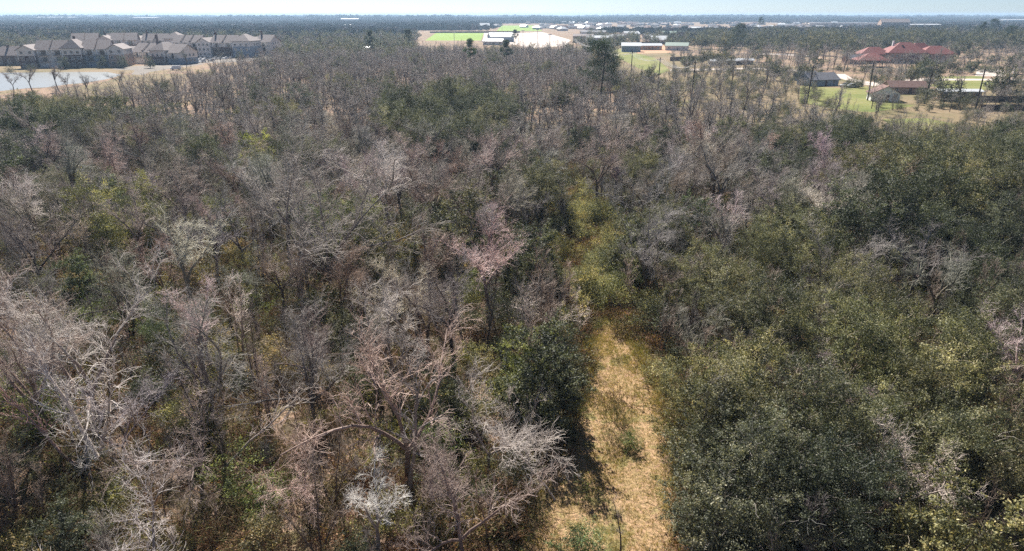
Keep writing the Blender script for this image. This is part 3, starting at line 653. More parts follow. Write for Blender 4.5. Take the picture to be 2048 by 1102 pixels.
# ---------------------------------------------------------------- uncountable growth, scattered with geometry nodes
def scatter(name, groups, label, cat, src_color=(1, 1, 1, 1)):
    """one object; groups: list of (list of meshes, array of x, y, z, rotation, scale)"""
    me = bpy.data.meshes.new(name)
    P = np.concatenate([g[1] for g in groups]); kk = np.concatenate([np.full(len(g[1]), i) for i, g in enumerate(groups)])
    me.vertices.add(len(P)); me.vertices.foreach_set('co', np.ascontiguousarray(P[:, :3], dtype=np.float32).ravel())
    for nm, ty, d in (('gi', 'INT', kk.astype(np.int32)), ('rz', 'FLOAT', P[:, 3].astype(np.float32)), ('sc', 'FLOAT', P[:, 4].astype(np.float32))):
        me.attributes.new(nm, ty, 'POINT').data.foreach_set('value', d)
    o = put(name, me); tag(o, label, cat, None, 'stuff')
    ng = bpy.data.node_groups.new(name, 'GeometryNodeTree')
    ng.interface.new_socket('Geometry', in_out='INPUT', socket_type='NodeSocketGeometry')
    ng.interface.new_socket('Geometry', in_out='OUTPUT', socket_type='NodeSocketGeometry')
    N, L = ng.nodes, ng.links
    gi, go, jn = N.new('NodeGroupInput'), N.new('NodeGroupOutput'), N.new('GeometryNodeJoinGeometry')
    def attr(n, t):
        a = N.new('GeometryNodeInputNamedAttribute'); a.data_type = t; a.inputs[0].default_value = n; return a.outputs[0]
    rot = N.new('ShaderNodeCombineXYZ'); L.new(attr('rz', 'FLOAT'), rot.inputs[2])
    scl = attr('sc', 'FLOAT'); gidx = attr('gi', 'INT')
    for i, (meshes, _) in enumerate(groups):
        pj = N.new('GeometryNodeJoinGeometry')
        for m in meshes:
            po = put('source_' + m.name, m, link=False, color=(0.62, 0.74, 0.68, 1) if m.materials[0] is M_LEAF and name.endswith('woodland') else src_color)
            oi = N.new('GeometryNodeObjectInfo'); oi.transform_space = 'ORIGINAL'; oi.inputs['Object'].default_value = po
            L.new(oi.outputs['Geometry'], pj.inputs[0])
        cp = N.new('FunctionNodeCompare'); cp.data_type = 'INT'; cp.operation = 'EQUAL'
        L.new(gidx, cp.inputs[2]); cp.inputs[3].default_value = i
        ip = N.new('GeometryNodeInstanceOnPoints')
        L.new(gi.outputs[0], ip.inputs['Points']); L.new(cp.outputs[0], ip.inputs['Selection'])
        L.new(pj.outputs[0], ip.inputs['Instance']); L.new(rot.outputs[0], ip.inputs['Rotation']); L.new(scl, ip.inputs['Scale'])
        L.new(ip.outputs[0], jn.inputs[0])
    L.new(jn.outputs[0], go.inputs[0])
    md = o.modifiers.new('scatter', 'NODES'); md.node_group = ng
    return o
def arr(xy, smin, smax, z=0.0):
    xy = np.array(xy).reshape(-1, 2); n = len(xy)
    return np.column_stack([xy, np.full(n, z), rng.uniform(0, 6.28, n), rng.uniform(smin, smax, n)])
def split(xy, protos, smin, smax):
    xy = np.array(xy).reshape(-1, 2); k = rng.integers(0, len(protos), len(xy))
    return [(list(p), arr(xy[k == i], smin, smax)) for i, p in enumerate(protos) if (k == i).any()]
scatter('bare_woodland', split(far_b, BARE_FAR, 0.6, 1.0), 'grey brown mass of leafless trees filling the wood behind the nearer trees', 'woodland')
if far_e: scatter('evergreen_woodland', split(far_e, EVER_FAR, 0.55, 0.95), 'dark evergreen trees sprinkled through the far part of the wood', 'woodland')

scatter('sapling_thicket', split(MORE_S, SAP, 0.6, 1.0), 'thin grey saplings crowding between the farther trees', 'saplings')
scatter('bush_thicket', split(MORE_H, SHRUB, 0.5, 0.95), 'dark green bushes filling the gaps between the farther trees', 'bushes')
print('more', len(MORE_S), len(MORE_H))
# undergrowth of dead weeds and low leafy stems under the trees
ug = []
for _ in range(60000):
    if len(ug) > 9000: break
    y = math.sqrt(22 ** 2 + random.random() ** 1.25 * (150 ** 2 - 22 ** 2)); x = random.uniform(-0.88, 0.88) * (y + 12)
    pd = path_dist(x, y)
    if pd < 0.1 and random.random() < (0.8 if pd > -0.9 else 0.93): continue
    if not in_wood(*proj(x, y)): continue
    ug.append((x, y))
scatter('undergrowth', split(ug, [(b,) for b in BRUSH], 0.55, 1.35), 'tangle of dead weeds and low leafy stems covering the floor of the wood', 'undergrowth')

tg = []
for _ in range(1500):
    x, y = TRK[random.randrange(60)]; x += random.gauss(0, 2.4); y += random.gauss(0, 1.0)
    if path_dist(x, y) > 0.2: tg.append((x, y))
scatter('tall_grass', split(tg, [(BRUSH[2],), (BRUSH[3],), (BRUSH[0],)], 0.5, 1.1), 'tall yellow green grass and weeds overgrowing the far end of the trail', 'grass', (1.9, 1.85, 1.5, 1))
# leaning dead limbs
def limb(a, za, b, zb, r0, label, col):
    A, B_ = np.array([*spot(*a, za), za]), np.array([*spot(*b, zb), zb]); r = empty('dead_limb', (A[0], A[1], 0)); tag(r, label, 'branch')
    A0 = np.array([A[0], A[1], 0]); g = np.random.default_rng(int(a[0])); t = np.linspace(0, 1, 9)[:, None]
    P = (A - A0) * (1 - t) + (B_ - A0) * t + np.cumsum(g.normal(0, .06, (9, 3)), 0) * (t > 0); rd = r0 * (1 - .75 * t[:, 0])
    m = tubes(P[None], rd[None], 6); put('stem', np_mesh('stem', *m, M_BARK, np.full(len(m[1]), .9), True), r, color=col)
    q = kids(P[None], rd[None], 16, .6, np.linalg.norm(B_ - A) * .3, .35, .5, g, .1, .012); p2, r2 = grow(*q, 5, .2, .05, .5, g)
    q = kids(p2, r2, 7, .6, np.linalg.norm(B_ - A) * .12, .2, .7, g, .1, .009); p3, r3 = grow(*q, 4, .22, .05, .5, g)
    V, F, T = join([(*tubes(p2, r2, 4), .7), (*tubes(p3, r3, 3), .9)]); put('twigs', np_mesh('twigs', V, F, M_TWIG, T), r, color=col)
limb((430, 950), 0, (610, 775), 5.5, .09, 'long dead limb leaning up to the right between the pink tuft and the grey tree', (1.3, 1.3, 1.3, 1))
limb((165, 950), 0, (-10, 770), 6.0, .13, 'thick reddish dead limb leaning out of the frame at the left edge', (1.5, 1.1, 1.0, 1))
limb((195, 915), 1.5, (60, 690), 8.5, .14, 'long pale limb leaning left from the low forking tree', PALE)
limb((200, 900), 1.5, (235, 730), 8.0, .12, 'upright pale limb rising from the low forking tree', PALE)
limb((815, 1000), 0, (835, 760), 8.5, .16, 'dark dead stem standing beside the tall dark trunked tree', DARK)
limb((1110, 1000), 0, (960, 830), 4.5, .07, 'pale dead limb arching over the shade left of the trail', PALE)
# grass on and beside the trail, one mesh of blades
gx = []
while len(gx) < 26000:
    i = random.randrange(len(pcl)); x, y, w = pcl[i]
    y = y + random.uniform(-1, 1); x = x + random.gauss(0, 0.75) * (w + 0.6)
    a = math.sin(x * 1.3 + 2 * math.sin(y * 0.5)) + math.sin(y * 0.8 + x * 0.4)
    edge = abs(x - pcl[i][0]) / (w + 0.01)
    if random.random() < 0.25 + 0.3 * (a > 0.3) + 0.4 * (edge > 0.75): gx.append((x, y, edge))
G = np.array(gx); n = len(G); bl = 5
k = np.repeat(np.arange(n), bl); base = np.column_stack([G[k, 0] + rng.normal(0, .07, n * bl), G[k, 1] + rng.normal(0, .07, n * bl), np.zeros(n * bl)])
hh = rng.uniform(0.06, 0.2, n * bl) * (1 + 1.2 * (G[k, 2] > 0.9)); dd = rng.normal(0, 0.5, (n * bl, 2)) * hh[:, None]
side = unit(np.column_stack([rng.normal(0, 1, (n * bl, 2)), np.zeros(n * bl)])) * 0.012
V = np.stack([base - side, base + side, base + np.column_stack([dd, hh])], 1).reshape(-1, 3)
pt = np.clip(np.repeat(rng.uniform(0.0, 1.0, n), bl) * 0.8 + rng.uniform(0, 0.2, n * bl), 0, 1)
go_ = put('grass', np_mesh('grass', V, np.arange(len(V)).reshape(-1, 3), M_GRASS, pt)); tag(go_, 'short yellow green and straw coloured grass growing on the trail', 'grass', None, 'stuff')

# ---------------------------------------------------------------- polygon builder for buildings
class MB:
    def __init__(s): s.v, s.f = [], []
    def poly(s, pts):
        b = len(s.v); s.v += [tuple(p) for p in pts]; s.f.append(list(range(b, b + len(pts))))
    def box(s, x0, x1, y0, y1, z0, z1):
        b = len(s.v); s.v += [(x, y, z) for z in (z0, z1) for y in (y0, y1) for x in (x0, x1)]
        s.f += [[b + i for i in q] for q in ((0, 2, 3, 1), (4, 5, 7, 6), (0, 1, 5, 4), (2, 6, 7, 3), (0, 4, 6, 2), (1, 3, 7, 5))]
        return s
    def slab(s, pts, t):
        """extrude a planar polygon straight down by t"""
        b = len(s.v); n = len(pts); s.v += [tuple(p) for p in pts] + [(p[0], p[1], p[2] - t) for p in pts]
        s.f.append([b + i for i in range(n)]); s.f.append([b + 2 * n - 1 - i for i in range(n)])
        for i in range(n): s.f.append([b + i, b + n + i, b + n + (i + 1) % n, b + (i + 1) % n])
        return s
    def gable(s, x0, x1, y0, y1, z, hr, axis='x', ov=0.5, t=0.22):
        if axis == 'x':
            ym = (y0 + y1) / 2; d = hr * ov / ((y1 - y0) / 2)
            s.slab([(x0 - ov, y0 - ov, z - d), (x1 + ov, y0 - ov, z - d), (x1 + ov, ym, z + hr), (x0 - ov, ym, z + hr)], t)
            s.slab([(x0 - ov, ym, z + hr), (x1 + ov, ym, z + hr), (x1 + ov, y1 + ov, z - d), (x0 - ov, y1 + ov, z - d)], t)
        else:
            xm = (x0 + x1) / 2; d = hr * ov / ((x1 - x0) / 2)
            s.slab([(x0 - ov, y0 - ov, z - d), (xm, y0 - ov, z + hr), (xm, y1 + ov, z + hr), (x0 - ov, y1 + ov, z - d)], t)
            s.slab([(xm, y0 - ov, z + hr), (x1 + ov, y0 - ov, z - d), (x1 + ov, y1 + ov, z - d), (xm, y1 + ov, z + hr)], t)
        return s
    def hip(s, x0, x1, y0, y1, z, hr, ov=0.6, t=0.25):
        x0 -= ov; x1 += ov; y0 -= ov; y1 += ov; w, d = x1 - x0, y1 - y0; ym = (y0 + y1) / 2; xm = (x0 + x1) / 2
        if w >= d: a, b = (x0 + d / 2, ym, z + hr), (x1 - d / 2, ym, z + hr)
        else: a, b = (xm, y0 + w / 2, z + hr), (xm, y1 - w / 2, z + hr)
        c = [(x0, y0, z), (x1, y0, z), (x1, y1, z), (x0, y1, z)]
        if w >= d:
            s.poly([c[0], c[1], b, a]); s.poly([c[1], c[2], b]); s.poly([c[2], c[3], a, b]); s.poly([c[3], c[0], a])
        else:
            s.poly([c[0], c[1], a]); s.poly([c[1], c[2], b, a]); s.poly([c[2], c[3], b]); s.poly([c[3], c[0], a, b])
        s.box(x0, x1, y0, y1, z - t, z - 0.004); return s
    def tri_x(s, x0, x1, y, t, z, hr):   # gable triangle wall facing -y
        xm = (x0 + x1) / 2; b = len(s.v)
        s.v += [(x0, y, z), (x1, y, z), (xm, y, z + hr), (x0, y + t, z), (x1, y + t, z), (xm, y + t, z + hr)]
        s.f += [[b, b + 1, b + 2], [b + 5, b + 4, b + 3], [b, b + 3, b + 4, b + 1], [b + 1, b + 4, b + 5, b + 2], [b + 2, b + 5, b + 3, b]]; return s
    def tri_y(s, y0, y1, x, t, z, hr):
        ym = (y0 + y1) / 2; b = len(s.v)
        s.v += [(x, y0, z), (x, y1, z), (x, ym, z + hr), (x + t, y0, z), (x + t, y1, z), (x + t, ym, z + hr)]
        s.f += [[b + 2, b + 1, b], [b + 3, b + 4, b + 5], [b, b + 1, b + 4, b + 3], [b + 1, b + 2, b + 5, b + 4], [b + 2, b, b + 3, b + 5]]; return s
    def mesh(s, name, mat):
        me = bpy.data.meshes.new(name); me.from_pydata(s.v, [], s.f); me.materials.append(mat); me.update(); return me
    def build(s, name, mat, parent=None, **k): return put(name, s.mesh(name, mat), parent, **k)

WINF = MB().box(-0.75, 0.75, -0.09, 0.0, 0, 0.12).box(-0.75, 0.75, -0.09, 0.0, 1.58, 1.7).box(-0.75, -0.63, -0.09, 0, 0.12, 1.58).box(0.63, 0.75, -0.09, 0, 0.12, 1.58).box(-0.04, 0.04, -0.08, 0, 0.12, 1.58).mesh('window', M_WHITE)
WINP = MB().box(-0.63, 0.63, -0.05, -0.002, 0.12, 1.58).mesh('pane', M_GLASS)
def window(par, x, y, z, rz=0.0, s=1.0):
    w = put('window', WINF, par, (x, y, z)); w.rotation_euler[2] = rz; w.scale = (s, 1, s)
    put('pane', WINP, w); return w
DOOR = MB().box(-0.5, 0.5, -0.08, 0, 0, 2.1).box(0.34, 0.42, -0.13, -0.08, 0.95, 1.1).mesh('door', M_BRICK)

def apartment(px, py, rz, segs, label, wall_low=M_BRICK):
    """segs: (width, setback, storeys height, style); styles: 'gable' fronted bay, 'plain' eaves with balconies, 'hip' pavilion"""
    x, y = spot(px, py); r = empty('apartment_building', (x, y, 0), rz); tag(r, label, 'apartment building', 'apartment blocks beyond the pond')
    X = -sum(q[0] for q in segs) / 2; D = 15.0
    for j, (w, sb, hz_w, st) in enumerate(segs):
        x0, x1, c = X + .003, X + w - .003, X + w / 2; X += w; y0 = sb; k = hz_w - 3.1
        MB().box(x0, x1, y0, D + j * .004, 0, k).build('lower_wall', (wall_low, M_CREAM, wall_low, M_BLUEWALL, M_TAN)[j % 5], r)
        up = MB().box(x0 + .004, x1 - .004, y0 + .004, D - .004 + j * .004, k, hz_w)
        if st == 'gable':
            up.tri_x(x0, x1, y0 + .02, .2, hz_w, w * .26); up.build('upper_wall', M_CREAM, r)
            MB().gable(x0 + .1, x1 - .1, y0, D, hz_w + .05, w * .28, 'y', .6).build('roof', M_ROOF_A, r)
        elif st == 'hip':
            up.build('upper_wall', M_CREAM, r); MB().hip(x0, x1, y0, D, hz_w + .25, 4.2, .7).build('roof', M_ROOF_A, r)
        else:
            up.tri_y(y0 + .1, D - .1, x0 + .01, .2, hz_w, 3.9).tri_y(y0 + .1, D - .1, x1 - .21, .2, hz_w, 3.9); up.build('upper_wall', M_CREAM, r)
            MB().gable(x0 - .2, x1 + .2, y0, D, hz_w + .05 + .03 * j, 4.1, 'x', .7).build('roof', M_ROOF_A, r)
            n_ = max(1, round(w / 7))
            for i in range(n_):
                cc = x0 + (i + .5) * (x1 - x0) / n_
                for z in (k - 3.0, k):
                    if z < 1: continue
                    MB().box(cc - 2.2, cc + 2.2, y0 - 1.6, y0 - .004, z - .2, z).build('balcony', M_TAN, r)
                    rail = MB().box(cc - 2.2, cc + 2.2, y0 - 1.6, y0 - 1.54, z + .95, z + 1.05)
                    for q in range(9): rail.box(cc - 2.2 + q * .54, cc - 2.14 + q * .54, y0 - 1.59, y0 - 1.55, z, z + .95)
                    rail.build('railing', M_WOOD, r)
                    MB().box(cc - 1.1, cc + 1.1, y0 - .06, y0 - .004, z + .02, z + 2.2).build('patio_door', M_GLASS, r)
                for s_ in (-1, 1): MB().box(cc + s_ * 2.05 - .18, cc + s_ * 2.05 + .18, y0 - 1.58, y0 - 1.25, k - .2, hz_w - .3).build('balcony_post', M_WHITE, r)
                if i: MB().box(cc - w / n_ / 2 - .12, cc - w / n_ / 2 + .12, y0 - .8, D, hz_w + .1, hz_w + .5).gable(cc - w / n_ / 2 - .15, cc - w / n_ / 2 + .15, y0 - .6, D + .6, hz_w + .35, 4.2, 'x', .02).build('party_wall', M_BRICK, r)
        if st != 'plain':
            for z in (.9, 3.9, 6.8):
                if z + 1.8 < hz_w:
                    for q in ((-.25, .25) if w < 9 else (-.32, 0, .32)): window(r, c + q * w, y0, z)
            for s_ in (x0 + .2, x1 - .2): MB().box(s_ - .17, s_ + .17, y0 - .1, y0 - .006, k - 2, hz_w).build('corner_trim', M_WHITE, r)
    for z in (.9, 3.9, 6.8):
        for yy in (6, 9, 12): window(r, X, yy, z, R(-90)) if z + 1.8 < segs[-1][2] else None
    MB().box(-.6, .4, D * .55, D * .55 + 1, 9, 15.4).build('chimney', M_BRICK, r); return r
apartment(150, 135, R(14), [(8, 0, 9.2, 'gable'), (13, 2.5, 9.2, 'plain'), (9, -1, 9.5, 'hip'), (12, 2, 9.2, 'plain'), (8, -.5, 9.2, 'gable')], 'longest apartment block of cream and dark brick with gabled fronts facing the pond')
apartment(300, 128, R(-16), [(8, -1, 6.8, 'gable'), (14, 2, 6.6, 'plain'), (10, 0, 7.2, 'hip'), (9, 1.5, 6.4, 'plain')], 'lower apartment block in front right of the pond end, with a cream top floor')
apartment(292, 108, R(6), [(16, 2, 9.4, 'plain'), (9, 0, 9.4, 'gable'), (16, 2, 9.2, 'plain'), (12, -1, 10, 'hip')], 'apartment block behind the two blocks nearest the pond')
apartment(425, 114, R(-6), [(18, 2, 9.2, 'plain'), (9, 0, 9.4, 'gable'), (16, 2, 9.2, 'plain'), (12, -1, 9.8, 'hip')], 'wide apartment block at the right with a row of roof ridges, behind the parked cars')
apartment(515, 111, R(-12), [(9, 0, 9.2, 'gable'), (10, 2, 9.0, 'plain')], 'narrow apartment block at the right end of the row')
apartment(215, 113, R(20), [(14, 2, 10.4, 'plain'), (9, 0, 10.6, 'gable'), (14, 2, 10.4, 'plain')], 'apartment block half hidden behind the longest one, its roof the highest')
x, y = spot(25, 131); r = empty('brick_house', (x, y, 0), R(10)); tag(r, 'low brick house with a mauve hip roof at the left end of the apartments', 'house')
MB().box(-12, 12, 0, 13, 0, 5.2).build('wall', M_BRICK, r); MB().hip(-12, 12, 0, 13, 5.2, 4.6).build('roof', M_ROOF_A, r)
for xx in (-9, -5, -1, 3, 7, 10): window(r, xx, 0, 1.0); window(r, xx, 0, 3.2, 0, 0.8)
MB().box(-3, -2, 5, 6, 6, 10.6).build('chimney', M_BRICK, r)

def house(name, px, py, rz, w, d, hw, hr, label, wall=M_CREAM, roof=M_ROOF_G, style='gable', cat='house', wins=3, door=True, group=None, loc=None):
    x, y = loc or spot(px, py); r = empty(name, (x, y, 0), rz); tag(r, label, cat, group)
    b = MB().box(-w / 2, w / 2, 0, d, 0, hw)
    if style == 'gable': b.tri_y(.05, d - .05, -w / 2 + .01, .15, hw, hr * .97).tri_y(.05, d - .05, w / 2 - .16, .15, hw, hr * .97)
    if style == 'front': b.tri_x(-w / 2 + .05, w / 2 - .05, .01, .15, hw, hr * .97).tri_x(-w / 2 + .05, w / 2 - .05, d - .16, .15, hw, hr * .97)
    b.build('wall', wall, r)
    m = MB()
    if style == 'gable': m.gable(-w / 2, w / 2, 0, d, hw + .04, hr, 'x')
    elif style == 'front': m.gable(-w / 2, w / 2, 0, d, hw + .04, hr, 'y')
    elif style == 'hip': m.hip(-w / 2, w / 2, 0, d, hw + .25, hr)
    m.build('roof', roof, r)
    if door: put('door', DOOR, r, (w * 0.06, 0, 0))
    for i in range(wins):
        xx = -w / 2 + (i + 0.5) * w / wins
        if abs(xx - w * 0.06) > 1.3: window(r, xx, 0, 0.9, 0, min(1, hw / 3))
    return r
# red roofed villa: hall, two wings, tower, porch
x, y = spot(1815, 127); r = empty('red_roofed_villa', (x, y, 0), R(-10), 0.9); tag(r, 'large villa with red clay tile hip roofs and tan walls', 'house')
MB().box(-12, 10, 0, 16, 0, 6.2).build('wall', M_TAN, r); MB().hip(-12, 10, 0, 16, 6.45, 6.0, 1.2).build('roof', M_ROOF_R, r)
MB().box(10.004, 27, 2, 15, 0, 5.6).build('wing_wall', M_TAN, r); MB().hip(8, 27, 2, 15, 5.85, 4.6, 1.2).build('wing_roof', M_ROOF_R, r)
MB().box(-27, -12.004, 4, 15, 0, 5.0).build('wing_wall', M_TAN, r); MB().hip(-27, -10, 4, 15, 5.25, 4.2, 1.2).build('wing_roof', M_ROOF_R, r)
MB().box(6, 20, 16.004, 26, 0, 7.0).build('rear_wall', M_TAN, r); MB().hip(6, 20, 17, 26, 7.25, 4.4, 1.0).build('rear_roof', M_ROOF_R, r)
MB().box(-2, 5, -3, -0.004, 0, 3.4).build('porch_wall', M_BRICK, r); MB().hip(-2, 5, -3, -0.3, 3.65, 1.6, 0.6).build('porch_roof', M_ROOF_R, r)
MB().box(-8, -7, 9, 10, 9, 13.2).build('chimney', M_WHITE, r); MB().box(-4.2, -3, 4.5, 6, 9.2, 10.9).build('roof_dormer', M_BRICK, r)
for xx in (-10, -7, -4, 7): window(r, xx, 0, 1, 0, 1.1); window(r, xx, 0, 3.9, 0, 0.9)
for xx in (13, 17, 21, 25): window(r, xx, 2, 1, 0, 1.1); window(r, xx, 2, 3.4, 0, .9)
for xx in (-25, -21, -17, -14): window(r, xx, 4, 1, 0, 1.1)
# pavilion
x, y = spot(1746, 135); r = empty('pavilion', (x, y, 0), R(-10)); tag(r, 'red roofed open pavilion in front of the villa', 'pavilion')
MB().hip(-7, 7, 0, 11, 3.6, 3.4, 1.0).build('roof', M_ROOF_R, r)
for xx in (-6.6, 0, 6.6):
    for yy in (0.4, 10.6): MB().box(xx - .18, xx + .18, yy - .18, yy + .18, 0, 3.34).build('post', M_TAN, r)
house('cottage', 1770, 203, R(-14), 8.2, 6, 2.7, 2.1, 'white cottage with a dark doorway on the green lawn', M_WHITE, M_ROOF_B, 'front', wins=3)
house('long_house', 1815, 188, R(-8), 12, 7, 2.5, 1.7, 'low house with a reddish brown roof behind the white cottage', M_TAN, M_ROOF_B)
house('grey_house', 1648, 172, R(14), 13, 8, 2.6, 2.2, 'grey roofed house left of the white cottage', M_BLUEWALL, M_ROOF_G)
house('side_shed', 1620, 163, R(14), 8, 6, 2.4, 1.6, 'low shed with a dark roof behind the grey roofed house', M_BLUEWALL, M_ROOF_G, wins=1)
house('mobile_home', 1920, 199, R(-4), 13, 4, 2.7, 0.5, 'long mobile home with a flat white roof at the right', M_TAN, M_METAL, wins=5)
house('barn', 1725, 128, R(5), 16, 8, 3, 2.0, 'long low building with a grey roof left of the pavilion', M_TAN, M_ROOF_G)
house('white_house', 1745, 98, R(-5), 12, 9, 3, 3.2, 'pale house with a mauve roof half behind the villa', M_WHITE, M_ROOF_A, 'hip')
house('green_roof_shed', 1352, 101, R(-20), 17, 10, 3.6, 2.2, 'long shed with a grey green metal roof right of the dirt lot', M_CREAM, M_GREENROOF, cat='shed')
house('orange_wall_barn', 1302, 100, R(0), 17, 8, 3.4, 1.5, 'orange tan shed beside the dirt lot', M_DIRT, M_METAL, cat='shed')
house('blue_wall_shed', 1262, 104, R(-8), 14, 10, 4.5, 2, 'blue grey shed left of the dirt lot', M_BLUEWALL, M_METAL, cat='shed')
house('small_shed', 1432, 131, R(4), 6, 4, 2.4, .8, 'small pale shed, leftmost of three on the back road', M_WHITE, M_METAL, cat='shed', wins=1)
house('small_shed', 1465, 130, R(-4), 7, 4, 2.4, .8, 'small pale roofed shed, middle of three on the back road', M_BRICK, M_METAL, cat='shed', wins=1)
house('small_shed', 1492, 129, R(0), 8, 4, 2.4, .8, 'wide pale roofed shed, rightmost of three on the back road', M_BRICK, M_METAL, cat='shed', wins=2)
wh = [(1005, 84, 24, 26, 5, 2.5, M_BLUEWALL, M_METAL, 'blue grey warehouse with a pale roof left of the concrete yard'),
      (985, 90, 18, 10, 3.5, 1.2, M_CREAM, M_METAL, 'small pale building below the blue grey warehouse'),
      (1200, 86, 34, 10, 5, 1.2, M_CREAM, M_METAL, 'cream warehouse with a dark base right of the concrete yard'),
      (1235, 83, 20, 10, 5, 1.2, M_TAN, M_METAL, 'tan warehouse next to the cream one'),
      (1165, 85, 26, 14, 6, 1.2, M_FENCE, M_ROOF_A, 'mauve roofed dark warehouse left of the cream one'),
      (1265, 76, 24, 14, 5, 1.6, M_WHITE, M_METAL, 'white roofed warehouse behind the tan one'),
      (1315, 88, 22, 12, 4, 2.2, M_BRICK, M_METAL, 'warehouse with a bright white roof behind the dirt lot'),
      (1310, 79, 30, 12, 4, 1.2, M_BRICK, M_ROOF_G, 'long dark roofed warehouse behind the bright white roof'),
      (1185, 72, 44, 14, 5, 1.2, M_BRICK, M_ROOF_G, 'long dark warehouse behind the cream one'),
      (1350, 74, 40, 12, 5, 1.2, M_BRICK, M_GREENROOF, 'long dark green roofed warehouse at the back right'),
      (970, 56, 20, 14, 5, 3, M_WHITE, M_METAL, 'white building between the two sports fields'),
      (905, 60, 70, 8, 3, .6, M_WHITE, M_METAL, 'long thin white stand behind the near sports field'),
      (745, 104, 24, 5, 3, .6, M_WHITE, M_METAL, 'white roofed shed hidden in the far left wood edge'),
      (1788, 62, 44, 20, 14, 3.5, M_TAN, M_ROOF_A, 'tall tan building rising above the far trees at the right'),
      (1840, 60, 90, 20, 9, 1.0, M_CREAM, M_METAL, 'long cream building right of the tall tan one'),
      (1700, 56, 160, 20, 9.5, 1.0, M_CREAM, M_ROOF_G, 'long cream building left of the tall tan one'),
      (2045, 48, 120, 40, 12, 1.0, M_WHITE, M_METAL, 'white warehouse on the horizon at the right edge'),
      (112, 42, 170, 40, 15, 1.0, M_WHITE, M_METAL, 'long white warehouse near the horizon above the apartments'),
      (150, 38.5, 230, 40, 17, 1.0, M_WHITE, M_METAL, 'white warehouse right behind the long one near the horizon'),
      (290, 42.5, 120, 30, 14, 1.0, M_CREAM, M_METAL, 'pale warehouse near the horizon over the right apartments'),
      (1400, 62, 40, 15, 5, 1.0, M_CREAM, M_METAL, 'cream warehouse farthest right of the warehouse group'),
      (700, 45, 60, 20, 12, 1.0, M_WHITE, M_METAL, 'lone pale warehouse near the horizon left of the fields')]
for px, py, w, d, hw, hr, wl, rf, lab in wh:
    house('warehouse', px, py, R(random.uniform(-14, 14)), w * (0.75 if 1150 < px < 1410 else 1), d, hw, hr * (1.5 if w < 60 else 1), lab, M_CREAM if wl is M_BRICK else wl, rf, 'gable', 'warehouse', 4 if w < 60 else 8)
# far suburban houses
roofs = [M_ROOF_A, M_ROOF_G, M_ROOF_B, M_METAL]; rn = ['mauve', 'grey', 'brown', 'white']
hz = []
for i in range(170):
    px = random.choice([random.gauss(1160, 70), random.gauss(1290, 90), random.uniform(1200, 1650), random.uniform(1480, 1750), random.uniform(300, 860)]) if i > 8 else 1090 + i * 14
    py = random.uniform(47, 62) if i > 8 else 57 + (i % 3)
    k = random.randrange(4); x, y = spot(px, py)
    if any((x - a) ** 2 + (y - b) ** 2 < 18 ** 2 for a, b in hz): continue
    hz.append((x, y))
    side = 'right of the far sports field' if px < 1250 else 'above the warehouses' if px < 1450 else 'above the villa' if px > 1480 and px > 1450 and px < 2048 and px > 1000 else 'in the far left woods'
    house('suburban_house', px, py, R(random.uniform(-60, 60)), random.uniform(13, 20), 11, 3.2, 3.2, f'far suburban house with a {rn[k]} roof {side}', random.choice([M_CREAM, M_TAN, M_WHITE, M_BRICK]), roofs[k], random.choice(['hip', 'gable']), wins=3, group='far suburban houses')

# ---------------------------------------------------------------- fences, poles, cables, cars, posts
def fence(px0, py0, px1, py1, hgt, label, mat=M_FENCE):
    x0, y0 = spot(px0, py0); x1, y1 = spot(px1, py1); L_ = math.hypot(x1 - x0, y1 - y0)
    r = empty('wooden_fence', (x0, y0, 0), math.atan2(y1 - y0, x1 - x0)); tag(r, label, 'fence')
    MB().box(0, L_, -0.02, 0.02, 0.05, hgt).box(0, L_, 0.022, 0.09, hgt * .25, hgt * .25 + .1).box(0, L_, 0.022, 0.09, hgt * .8, hgt * .8 + .1).build('boards', mat, r)
    n_ = max(2, min(40, int(L_ / 3))); pm_ = MB().box(-.06, .06, .024, .14, 0, hgt + .05).mesh('post', mat)
    for i in range(n_ + 1): put('post', pm_, r, (L_ * i / n_, 0, 0))
fence(1340, 122, 1460, 119, 2.4, 'long reddish board fence behind the back road')
fence(1460, 110, 1420, 122, 2.2, 'short board fence running away from the long reddish one')
fence(1880, 203, 2120, 206, 2.0, 'dark board fence in front of the mobile home', M_WOOD)
fence(1960, 222, 2140, 224, 1.9, 'board fence at the right edge below the dark pine', M_WOOD)
fence(1175, 91, 1330, 89, 2.6, 'dark fence along the front of the warehouses', M_WOOD)
fence(860, 66, 1040, 65.5, 2.2, 'low dark fence behind the near sports field', M_WOOD)

POLE_H = 11.5
def pole(px, py, label, h=POLE_H, lean=0.0):
    x, y = spot(px, py, h); r = empty('utility_pole', (x, y, 0), R(20)); r.rotation_euler[1] = lean; tag(r, label, 'utility pole', 'utility poles')
    tp = np.array([[[0, 0, -0.2], [0, 0, h * .5], [0, 0, h]]]); V, F = tubes(tp, np.array([[.24, .2, .16]]), 8)
    put('shaft', np_mesh('shaft', V, F, M_WOOD, None, True), r)
    MB().box(-1.3, 1.3, -.06, .06, h - .7, h - .56).build('crossarm', M_WOOD, r)
    for s in (-1.2, -0.4, 0.4, 1.2):
        V, F = tubes(np.array([[[s, 0, h - .56], [s, 0, h - .45], [s, 0, h - .34]]]), np.array([[.04, .07, .03]]), 6); put('insulator', np_mesh('insulator', V, F, M_METAL), r)
    return r
pl = [pole(1147, 76, 'utility pole farthest away beside the concrete yard'), pole(1197, 90, 'utility pole behind the tallest pine'),
      pole(1265, 103, 'utility pole on the corridor left of the dirt lot'), pole(1321, 115, 'utility pole in the grassy corridor'),
      pole(1391, 121, 'dark utility pole at the near end of the corridor', 12.5)]
